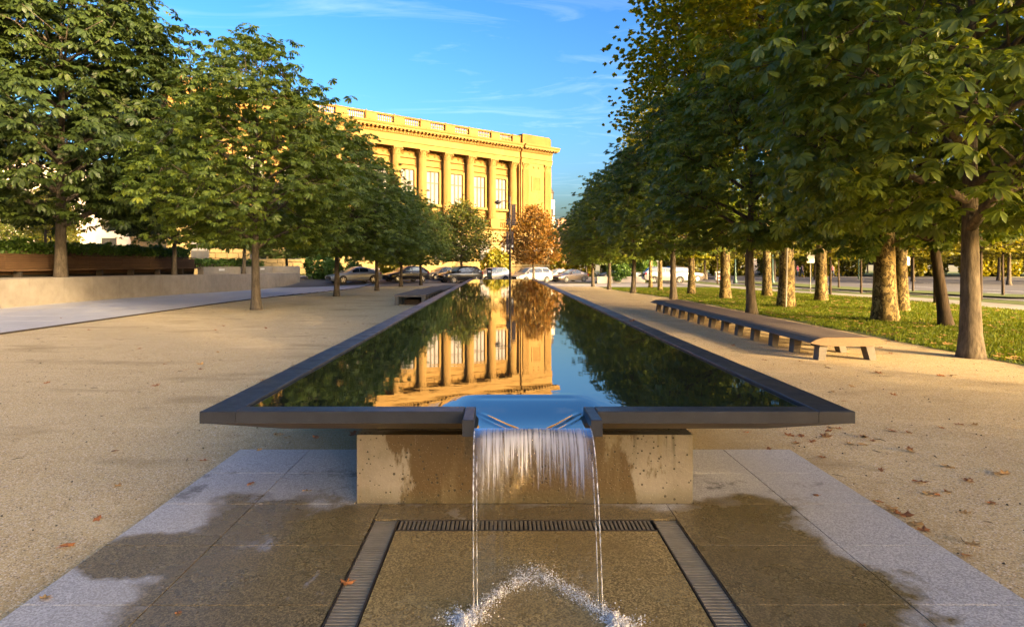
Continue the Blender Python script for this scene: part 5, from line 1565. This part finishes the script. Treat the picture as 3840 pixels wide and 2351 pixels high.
# ------------------------------------------------------------------ cars (x forward, y left, z up)
def loft(sections):
    n = len(sections[0]); m = MB()
    vs = [p for s in sections for p in s]
    fs = []
    for k in range(len(sections)-1):
        for i in range(n-1):
            fs.append((k*n+i, (k+1)*n+i, (k+1)*n+i+1, k*n+i+1))
    fs.append(tuple(range(n-1, -1, -1))); fs.append(tuple((len(sections)-1)*n+i for i in range(n)))
    return m.add(vs, fs)
CAR = {  # body stations: x, half width, bottom, shoulder; cabin: x, z (cowl, roof front, roof rear, tail of cabin); roof height; windows x pairs
 'sedan': dict(L=4.85, body=[(2.42,0.62,0.34,0.58),(2.36,0.80,0.24,0.66),(2.05,0.89,0.20,0.76),(1.45,0.92,0.20,0.86),(0.85,0.92,0.19,0.93),(-1.2,0.92,0.19,0.97),(-1.85,0.91,0.22,0.98),(-2.25,0.86,0.28,0.96),(-2.42,0.70,0.40,0.86)],
      cab=[(1.05,0.91),(0.15,1.40),(-0.75,1.43),(-1.95,0.99)], wins=[(0.62,-0.12),(-0.18,-0.98)], wb=1.43, r=0.335),
 'hatch': dict(L=4.3, body=[(2.14,0.60,0.34,0.60),(2.08,0.80,0.24,0.70),(1.8,0.88,0.20,0.80),(1.2,0.90,0.20,0.92),(0.7,0.90,0.19,0.97),(-1.2,0.90,0.19,1.02),(-1.8,0.88,0.24,1.02),(-2.05,0.84,0.30,1.0),(-2.14,0.72,0.40,0.92)],
      cab=[(1.0,0.95),(0.15,1.42),(-1.35,1.47),(-2.02,1.03)], wins=[(0.60,-0.22),(-0.28,-1.25)], wb=1.32, r=0.32),
 'suv': dict(L=4.65, body=[(2.32,0.62,0.42,0.74),(2.26,0.84,0.30,0.86),(1.95,0.92,0.25,0.97),(1.3,0.94,0.25,1.05),(0.8,0.94,0.24,1.09),(-1.3,0.94,0.24,1.13),(-1.95,0.92,0.28,1.14),(-2.24,0.88,0.34,1.12),(-2.32,0.78,0.44,1.02)],
      cab=[(1.05,1.07),(0.35,1.62),(-1.65,1.67),(-2.18,1.14)], wins=[(0.72,-0.12),(-0.18,-1.0),(-1.06,-1.72)], wb=1.36, r=0.365),
 'van': dict(L=5.1, body=[(2.55,0.64,0.36,0.70),(2.48,0.86,0.26,0.80),(2.15,0.95,0.22,0.90),(1.6,0.99,0.22,1.0),(1.2,1.0,0.20,1.05),(-1.6,1.0,0.20,1.12),(-2.2,0.98,0.24,1.12),(-2.48,0.93,0.30,1.08),(-2.55,0.82,0.40,1.0)],
      cab=[(1.55,1.03),(0.65,1.66),(-1.85,1.72),(-2.42,1.12)], wins=[(1.05,0.2),(0.12,-0.95),(-1.03,-2.0)], wb=1.5, r=0.35),
 'pickup': dict(L=5.5, body=[(2.74,0.66,0.44,0.80),(2.68,0.90,0.34,0.95),(2.3,0.97,0.30,1.05),(1.6,0.98,0.30,1.10),(1.1,0.98,0.28,1.12),(-0.5,0.98,0.28,1.12),(-0.6,0.98,0.28,1.05),(-2.6,0.98,0.32,1.05),(-2.74,0.90,0.42,1.0)],
      cab=[(1.25,1.10),(0.55,1.74),(-0.55,1.76),(-0.85,1.10)], wins=[(0.88,0.16),(0.10,-0.55)], wb=1.75, r=0.39)}
wheel_cache = {}
def car(kind, label, x, y, yaw, paint, name='parked_car', cat='car', glass='car_glass', group='cars parked before the library', trimc=None):
    d = CAR[kind]
    o = empty(name, (x, y, g(x, y)+0.02), yaw); tag(o, label, cat, group)
    secs = []
    for X, w, zb, zs in d['body']:
        zm = zb + (zs-zb)*0.55
        half = [(0, zb), (w*0.86, zb), (w*0.97, zb+0.08), (w, zm), (w*0.985, zs-0.10), (w*0.94, zs-0.02), (w*0.80, zs+0.015), (0, zs+0.05)]
        pr = [(X, -a, z) for a, z in half] + [(X, a, z) for a, z in half[::-1]][1:]
        secs.append(pr)
    body = loft(secs).build('body', paint, o, sm=True)
    # cabin
    c = d['cab']; W = d['body'][4][1]
    def sec(X, zb, zt, tw):
        half = [(W*0.93, zb-0.03), (W*0.93*(1-tw)+W*0.76*tw, zb+(zt-zb)*0.88), (W*0.66, zt), (0, zt+0.03)]
        return [(X, -a, z) for a, z in half] + [(X, a, z) for a, z in half[::-1]][1:]
    zsh = lambda X: np.interp(X, [s[0] for s in d['body']][::-1], [s[3] for s in d['body']][::-1])
    st = [(c[0][0], float(zsh(c[0][0])), c[0][1]+0.03, 0.0), (c[1][0], float(zsh(c[1][0])), c[1][1], 1.0), ((c[1][0]+c[2][0])/2, float(zsh(0)), max(c[1][1], c[2][1])+0.03, 1.0), (c[2][0], float(zsh(c[2][0])), c[2][1], 1.0), (c[3][0], float(zsh(c[3][0])), c[3][1]+0.03, 0.0)]
    loft([sec(*s) for s in st]).build('roof', paint, o, sm=True)
    # glazing a few millimetres proud of the cabin
    def top_at(X):
        xs = [s[0] for s in st][::-1]
        return float(np.interp(X, xs, [s[2] for s in st][::-1])), float(np.interp(X, xs, [s[3] for s in st][::-1]))
    def side_pt(X, f, sgn):
        zb = float(zsh(X)); zt, tw = top_at(X)
        y1 = W*0.93*(1-tw)+W*0.76*tw
        z0, z1 = zb-0.03, zb+(zt-zb)*0.88
        yv = W*0.93 + (y1-W*0.93)*f
        return (X, sgn*(yv+0.012), z0+(z1-z0)*f)
    for k, (xa, xb) in enumerate(d['wins']):
        for sgn in (-1, 1):
            pts = []
            for X in lin(xa, xb, 4): pts.append(side_pt(X, 0.16, sgn))
            for X in lin(xb, xa, 4): pts.append(side_pt(X, 0.90, sgn))
            if sgn < 0: pts = pts[::-1]
            MB().add(pts, [tuple(range(8))]).build('side_window', M[glass], o)
    def screen(i, j, nm):
        a, b = st[i], st[j]
        f0, f1 = 0.16, 0.93
        s = 1 if i == 0 else -1
        r = []
        for f in (f0, f1):
            X = a[0]+(b[0]-a[0])*f; z = a[2]+(b[2]-a[2])*f + 0.028
            hw = (W*0.80 + (W*0.60-W*0.80)*f)
            r.append((X+s*0.015, hw, z))
        p = [(r[0][0], -r[0][1], r[0][2]-0.03), (r[0][0]+s*0.02, 0, r[0][2]+0.02), (r[0][0], r[0][1], r[0][2]-0.03), (r[1][0], r[1][1], r[1][2]-0.02), (r[1][0]+s*0.02, 0, r[1][2]+0.022), (r[1][0], -r[1][1], r[1][2]-0.02)]
        MB().add(p, [(0,1,4,5),(1,2,3,4)] if s > 0 else [(0,5,4,1),(1,4,3,2)]).build(nm, M['car_glass'] if i else M['car_glass_pale'], o)
    screen(0, 1, 'windscreen'); screen(4, 3, 'rear_window')
    # lamps, bumper strips, grille, plates, mirrors, handles
    f, b = d['body'][1], d['body'][-2]
    for s in (-1, 1):
        MB().obox((f[0]-0.06, s*f[1]*0.76, f[3]-0.09), (0.10, -s*0.05, 0), (0, 0.16, 0), (0, 0, 0.06)).build('headlight', M['headlight'], o)
        MB().obox((b[0]+0.03, s*b[1]*0.90, b[3]-0.14), (0.10, s*0.02, 0), (0, 0.08, 0), (0, 0, 0.11)).build('taillight', M['taillight'], o)
        xm = c[0][0]-0.35
        MB().obox((xm, s*(W+0.09), float(zsh(xm))+0.10), (0.06, 0, 0), (0, 0.10, 0), (0, 0, 0.075)).build('mirror', paint, o)
        for k, (xa, xb) in enumerate(d['wins'][:2]):
            MB().obox((xb+0.14, s*(W+0.004), float(zsh(xb))-0.12), (0.09, 0, 0), (0, 0.015, 0), (0, 0, 0.014)).build('door_handle', M['rim_metal'], o)
        MB().box(-d['wb']+0.35, d['wb']-0.35, s*W*0.965-0.01, s*W*0.965+0.012, 0.21, 0.30).build('sill_trim', M['trim'], o)
    MB().obox((f[0]+0.045, 0, 0.50), (0.02, 0, 0), (0, 0.48, 0), (0, 0, 0.09)).build('grille', M['trim'], o)
    MB().obox((b[0]-0.075, 0, 0.62), (0.012, 0, 0), (0, 0.26, 0), (0, 0, 0.065)).build('number_plate', M['white'], o)
    r = d['r']
    if r not in wheel_cache:
        ty = MB().lathe([(r*0.62,-0.10),(r*0.93,-0.11),(r,-0.07),(r,0.07),(r*0.93,0.11),(r*0.62,0.10)], 22, axis='y').mesh('wheel', M['tyre'], True)
        rm = MB().lathe([(r*0.64,-0.085),(r*0.64,0.085)], 18, axis='y')
        hub = MB().lathe([(r*0.60,-0.105),(r*0.64,-0.108),(r*0.64,0.108),(r*0.60,0.105)], 18, axis='y', cap=False)
        for k in range(5):
            a = k*2*math.pi/5
            for s in (-1, 1):
                hub.obox((math.sin(a)*r*0.32, s*0.096, math.cos(a)*r*0.32), (math.sin(a)*r*0.30, 0, math.cos(a)*r*0.30), (0, 0.012, 0), (math.cos(a)*0.035, 0, -math.sin(a)*0.035))
        wheel_cache[r] = (ty, rm.mesh('brake_disc', M['trim']), hub.mesh('rim', M['rim_metal']))
    arch = MB().lathe([(r*1.13, -0.02), (r*1.13, 0.02)], 22, axis='y').mesh('wheel_arch', M['trim'])
    for X in (d['wb'], -d['wb']):
        for s in (-1, 1):
            link('wheel_arch', arch, o, (X, s*(W-0.008), r+0.01))
            w = link('wheel', wheel_cache[r][0], o, (X, s*(W-0.085), r))
            link('rim', wheel_cache[r][2], w); link('brake_disc', wheel_cache[r][1], w)
    return o
PA = {k: m_paint('paint_'+k, v) for k, v in dict(silver=(0.42,0.40,0.37), grey=(0.30,0.31,0.31), black=(0.012,0.012,0.014), white=(0.55,0.54,0.52), tan=(0.40,0.33,0.24), darkblue=(0.03,0.04,0.06), brown=(0.10,0.08,0.065)).items()}
YAW = math.atan2(TD.y, TD.x) + math.pi       # facing left along the street
def cs(xp, d): return (xp-1203)*d/1480, d
def on_street(xp, n):
    """point on the line n metres out from the facade that lies in this direction"""
    u = (xp-1203)/1480
    p0 = CORNER + ND*n
    # p = p0 + TD*s ; p.x = u p.y
    s = (u*p0.y - p0.x)/(TD.x - u*TD.y)
    p = p0 + TD*s
    return p.x, p.y
x, y = on_street(852, 28.6); car('sedan', 'grey sedan parked at the left, half hidden by a chestnut trunk', x, y, YAW, PA['grey'])
x, y = on_street(976, 28.4); car('hatch', 'black hatchback parked behind the two thin chestnut trunks left of the pool', x, y, YAW, PA['black'], glass='car_glass_pale')
x, y = on_street(1107, 28.4); car('suv', 'black sport utility car parked behind the yellow-topped tree', x, y, YAW, PA['black'])
x, y = on_street(1064, 21.6); car('sedan', 'tan car whose bonnet shows behind the black sport utility car', x, y, YAW, PA['tan'])
x, y = on_street(1182, 24.5); car('suv', 'white sport utility car parked beyond the pay station', x, y, YAW, PA['white'], glass='car_glass_pale')
x, y = on_street(1277, 28.4); car('van', 'silver minivan parked behind the orange autumn tree', x, y, YAW, PA['silver'])
x, y = on_street(1340, 24.0); car('sedan', 'white sedan parked behind the minivan, to its right', x, y, YAW, PA['white'], glass='car_glass_pale')
x, y = on_street(1371, 28.0); car('sedan', 'dark grey sedan parked at the right end of the row, in front of a chestnut', x, y, YAW, PA['brown'])
GC = 'cars on the road beyond the lawn'
def cr(xp, d, yaw, kind, p, lab, glass='car_glass'):
    car(kind, lab, (xp-1203)*d/1480, d, yaw, PA[p], 'car', glass=glass, group=GC)
cr(1480, 88, math.pi, 'sedan', 'darkblue', 'dark blue sedan beyond the low pale parapet')
cr(1575, 72, math.pi, 'pickup', 'white', 'white pickup truck on the road behind the fourth right chestnut', 'car_glass_pale')
cr(1600, 66, 0.0, 'suv', 'white', 'white sport utility car on the road beyond the lawn', 'car_glass_pale')
cr(1643, 70, 0.15, 'suv', 'brown', 'dark brown sport utility car following the white one')
cr(1855, 105, 0.3, 'sedan', 'white', 'small white car far across the road')
cr(1905, 112, 0.2, 'sedan', 'silver', 'small silver car far across the road')

# ------------------------------------------------------------------ street furniture
# lamp post with banners at the far end of the pool
lp = empty('street_lamp', (0.92, 56.5, g(0.9, 56.5))); tag(lp, 'tall dark lamp post with banners behind the far end of the pool', 'street lamp')
MB().lathe([(0.16,0),(0.16,0.35),(0.10,0.5),(0.085,4),(0.07,8.2),(0.03,8.3)], 12).build('pole', M['black_metal'], lp, sm=True)
MB().tube([(0, 0, 7.75), (-0.5, 0, 7.82), (-0.95, 0, 7.75)], 0.04, 8).build('lamp_arm', M['black_metal'], lp)
MB().lathe([(0.05,-0.30),(0.16,-0.2),(0.20,0.0),(0.15,0.2),(0.05,0.3)], 10, (-1.12, 0, 7.68), 'x').build('lamp_head', M['black_metal'], lp, sm=True)
MB().box(0.14, 0.52, -0.02, 0.02, 5.55, 7.5).build('banner', M['banner'], lp)
for z in (5.6, 7.45): MB().box(0.08, 0.56, -0.03, 0.03, z, z+0.05).build('banner_arm', M['black_metal'], lp)
MB().box(-0.34, -0.11, -0.12, 0.12, 3.3, 5.0).build('signal_box', M['banner'], lp)
MB().box(0.11, 0.34, -0.12, 0.12, 3.3, 5.0).build('signal_box', M['banner'], lp)
MB().box(-0.32, -0.10, -0.12, 0.12, 5.6, 6.2).build('signal_box', M['black_metal'], lp)
MB().box(0.15, 0.30, -0.14, -0.121, 3.55, 3.75).build('notice', M['white'], lp)
# pay station
ks = empty('pay_station', ((1178-1203)*60/1480, 60, g(-1, 60))); tag(ks, 'dark parking pay station standing behind the far end of the pool', 'pay station')
MB().cbox(-0.24, 0.24, -0.2, 0.2, 0, 1.62, 0.03).build('body', M['black_metal'], ks)
MB().box(-0.15, 0.15, -0.215, -0.201, 1.28, 1.46).build('screen', M['white'], ks)
MB().box(-0.12, 0.12, -0.215, -0.201, 0.85, 1.15).build('keypad', M['green_metal'], ks)
MB().box(-0.28, 0.28, -0.24, 0.24, 1.621, 1.68).build('hood', M['black_metal'], ks)
# orange band tied to a chestnut trunk
# waste bin by the grey sedan
bn = empty('planter_pot', on_street(900, 19.5) + (0,)); bn.location.z = g(bn.location.x, bn.location.y) + 0.05
tag(bn, 'squat stone pot on the pavement between the grey sedan and the black hatchback', 'planter')
MB().lathe([(0.42,0),(0.5,0.1),(0.58,0.7),(0.62,0.72),(0.62,0.85),(0.5,0.85),(0.48,0.75)], 16).build('bowl', M['pink_conc'], bn, sm=True)
# parapets to the right
def parapet(label, x0, x1, y, h, mat='pink_conc'):
    o = empty('parapet', ((x0+x1)/2, y, g((x0+x1)/2, y))); tag(o, label, 'wall')
    w = x1-x0; n = max(2, int(w/2.4))
    for k in range(n):
        a = -w/2 + w*k/n
        MB().box(a, a+w/n-0.02, -0.18, 0.18, -0.4, h).build('panel', M[mat], o)
    MB().box(-w/2-0.05, w/2+0.05, -0.25, 0.25, h+0.001, h+0.12).build('coping', M[mat], o)
parapet('low pale pinkish parapet beyond the last right chestnut', 11.0, 16.4, 69.5, 0.55)
parapet('low grey parapet behind the white pickup', 17, 27, 80, 0.75, 'kerb')
# park lamp posts, green
def park_lamp(x, y, label, h=4.2, mt='black_metal', s=1.0):
    o = empty('park_lamp', (x, y, g(x, y)), 0, s); tag(o, label, 'lamp post', 'park lamp posts beyond the lawn')
    MB().lathe([(0.24,-0.05),(0.24,0.12),(0.15,0.3),(0.11,0.9),(0.13,0.95),(0.065,1.1),(0.05,h)], 10).build('pole', M[mt], o, sm=True)
    MB().lathe([(0.06,h),(0.13,h+0.05),(0.17,h+0.3),(0.20,h+0.5),(0.06,h+0.66),(0.02,h+0.8)], 8).build('lantern', M[mt], o, sm=True)
park_lamp(17.6, 28.2, 'dark lamp post on the verge between the tapering plane and the thickest plane')
park_lamp(20.8, 47.5, 'green lamp post left of the tapering plane, near the kerb', mt='green_metal')
park_lamp(24.5, 64, 'green lamp post far across the lawn beside the sunlit plane', mt='green_metal')
park_lamp(27.5, 62.0, 'green lamp post farther right along the road edge', mt='green_metal')
# road signs
def sign(x, y, label, h, w, hh, face, post='kerb', z=0.0):
    o = empty('road_sign', (x, y, g(x, y))); tag(o, label, 'sign', 'road signs beyond the lawn')
    MB().lathe([(0.03,0),(0.03,h)], 8).build('post', M[post], o)
    MB().cbox(-w/2, w/2, -0.05, -0.03, h-hh, h, 0.003).build('plate', M[face], o)
sign(8.8, 58.0, 'dark backed sign on a thin post beside the last right chestnut', 2.5, 0.45, 0.45, 'black_metal', 'black_metal')
sign(20.7, 41.0, 'small white sign on a pole seen over the lawn', 2.7, 0.5, 0.8, 'white')
sign(12.2, 47.5, 'thin white sign pole near the far lawn edge', 2.6, 0.3, 0.5, 'white')
sign(30.6, 47.0, 'white road sign on the median beyond the planes', 2.6, 0.7, 0.7, 'white')
sign(33.0, 50.0, 'pair plate sign right of the thickest plane trunk', 2.6, 0.6, 0.8, 'white')
sign(48.0, 92.0, 'small sign far across the road', 2.8, 0.7, 0.7, 'white')
# traffic signals
def signal(x, y, label):
    o = empty('traffic_signal', (x, y, g(x, y))); tag(o, label, 'traffic light', 'traffic lights across the road')
    MB().lathe([(0.12,0),(0.10,0.3),(0.07,0.5),(0.06,4.4)], 8).build('pole', M['green_metal'], o)
    hd = MB().box(-0.19, 0.19, -0.16, 0.14, 3.5, 4.6).build('signal_head', M['yellow'], o)
    for k in range(3):
        MB().lathe([(0.14,-0.20),(0.14,-0.161)], 10, (0, 0, 3.7+k*0.34), 'y').build('lens', M[['green_metal', 'yellow', 'red'][k]], hd)
signal(39.5, 78, 'yellow traffic light left of the thickest plane trunk')
signal(45.5, 78, 'yellow traffic light close beside the thickest plane trunk')
# newspaper boxes
nb = empty('newspaper_box', (23.6, 66.5, g(23.6, 66.5))); tag(nb, 'red and white newspaper box by the road left of the sunlit plane', 'newspaper box')
MB().cbox(-0.28, 0.28, -0.24, 0.24, 0.25, 1.15, 0.03).build('body', M['white'], nb)
MB().box(-0.22, 0.22, -0.255, -0.241, 0.72, 1.05).build('window', M['pane_dark'], nb)
MB().box(-0.24, 0.24, -0.256, -0.241, 0.32, 0.62).build('front_panel', M['red'], nb)
for s in (-1, 1): MB().box(s*0.2-0.03, s*0.2+0.03, -0.1, 0.1, 0, 0.25).build('leg', M['black_metal'], nb)
# pole leaning on a plane trunk
lpz = MB().tube([(10.35, 22.25, 0.0), (10.62, 22.62, 4.4)], 0.028, 6).build('leaning_pole', M['kerb'])
tag(lpz, 'thin pale pole leaning against a plane trunk on the lawn', 'pole')
# stone pedestal monument across the road
mo = empty('monument', (46, 108, g(46, 108))); tag(mo, 'dark statue on a pale stone pedestal far across the road', 'monument')
MB().box(-3, 3, -1.5, 1.5, 0, 0.5).build('step', M['far_pale'], mo)
MB().box(-2, 2, -1, 1, 0.501, 3.2).build('pedestal', M['far_pale'], mo)
MB().box(-1.2, 1.2, -1.03, -1.001, 1.4, 2.2).build('plaque', M['win_frame'], mo)
MB().lathe([(0.75,3.2),(0.6,3.6),(0.55,4.6),(0.62,5.4),(0.35,5.75),(0.16,5.8),(0.24,6.0),(0.25,6.3),(0.08,6.5)], 10).build('figure', M['green_metal'], mo, sm=True)

# ------------------------------------------------------------------ people far across the road
M['skin'] = simple('skin', (0.45,0.28,0.2), (0.4,0.25,0.18), 0.6)
for nm, c in (('shirt_pink', (0.55,0.12,0.18)), ('shirt_white', (0.7,0.68,0.65)), ('shirt_dark', (0.06,0.06,0.08)), ('trousers', (0.06,0.07,0.10)), ('hair', (0.05,0.035,0.025))):
    M[nm] = simple(nm, c, None, 0.8)
def person(x, y, yaw, label, shirt, step=0.12):
    o = empty('person', (x, y, g(x, y)+0.04), yaw); tag(o, label, 'person')
    me = bpy.data.meshes.new('body')
    v = [(0,0,0.95),(0,0,1.15),(0,0,1.38),(0,0,1.50),(0,0,1.62),(0,0.02,1.72),
         (0.10,0,0.90),(0.11,step,0.50),(0.11,step*1.3,0.09),(0.11,step*1.3-0.14,0.04),
         (-0.10,0,0.90),(-0.11,-step,0.50),(-0.11,-step*1.9,0.09),(-0.11,-step*1.9-0.14,0.04),
         (0.19,0,1.41),(0.24,0.03,1.13),(0.24,-0.10,0.90),(0.24,-0.14,0.82),(-0.19,0,1.41),(-0.24,-0.03,1.13),(-0.24,-0.14,0.92),(-0.24,-0.18,0.84)]
    e = [(0,1),(1,2),(2,3),(3,4),(4,5),(0,6),(6,7),(7,8),(8,9),(0,10),(10,11),(11,12),(12,13),(2,14),(14,15),(15,16),(16,17),(2,18),(18,19),(19,20),(20,21)]
    r = [0.15,0.14,0.15,0.06,0.095,0.085,0.095,0.065,0.045,0.035,0.095,0.065,0.045,0.035,0.065,0.045,0.035,0.03,0.065,0.045,0.035,0.03]
    me.from_pydata(v, e, [])
    b = link('body', me, o); me.materials.append(M['skin'])
    sk = b.modifiers.new('skin', 'SKIN')
    for i, s in enumerate(me.skin_vertices[0].data if me.skin_vertices else []): s.radius = (r[i], r[i]*0.85)
    b.modifiers.new('sub', 'SUBSURF').levels = 1
    MB().lathe([(0.17,0.92),(0.175,1.1),(0.20,1.3),(0.205,1.40),(0.10,1.47),(0.075,1.48)], 10).build('shirt', M[shirt], o, sm=True)
    for s, st in ((1, step), (-1, -step)):
        MB().tube([(s*0.10, 0, 0.93), (s*0.11, st, 0.50), (s*0.11, st*(1.3 if s > 0 else 1.9), 0.12)], [0.115, 0.085, 0.065], 8).build('trouser_leg', M['trousers'], o, sm=True)
    MB().lathe([(0.02,1.60),(0.105,1.64),(0.11,1.72),(0.08,1.79),(0.01,1.82)], 10, (0, 0.015, 0)).build('hair', M['hair'], o, sm=True)
for k, (xp, d, sh_, lab) in enumerate([(1919, 88, 'shirt_pink', 'person in a pink top walking across the road, leftmost of the three'), (1930, 90, 'shirt_dark', 'person in dark clothes walking across the road'), (2003, 92, 'shirt_pink', 'person in red standing by the road under yellow trees')]):
    x = (xp-1203)*d/1480
    if x: 
        person(x, d, 0.4+k, lab, sh_)
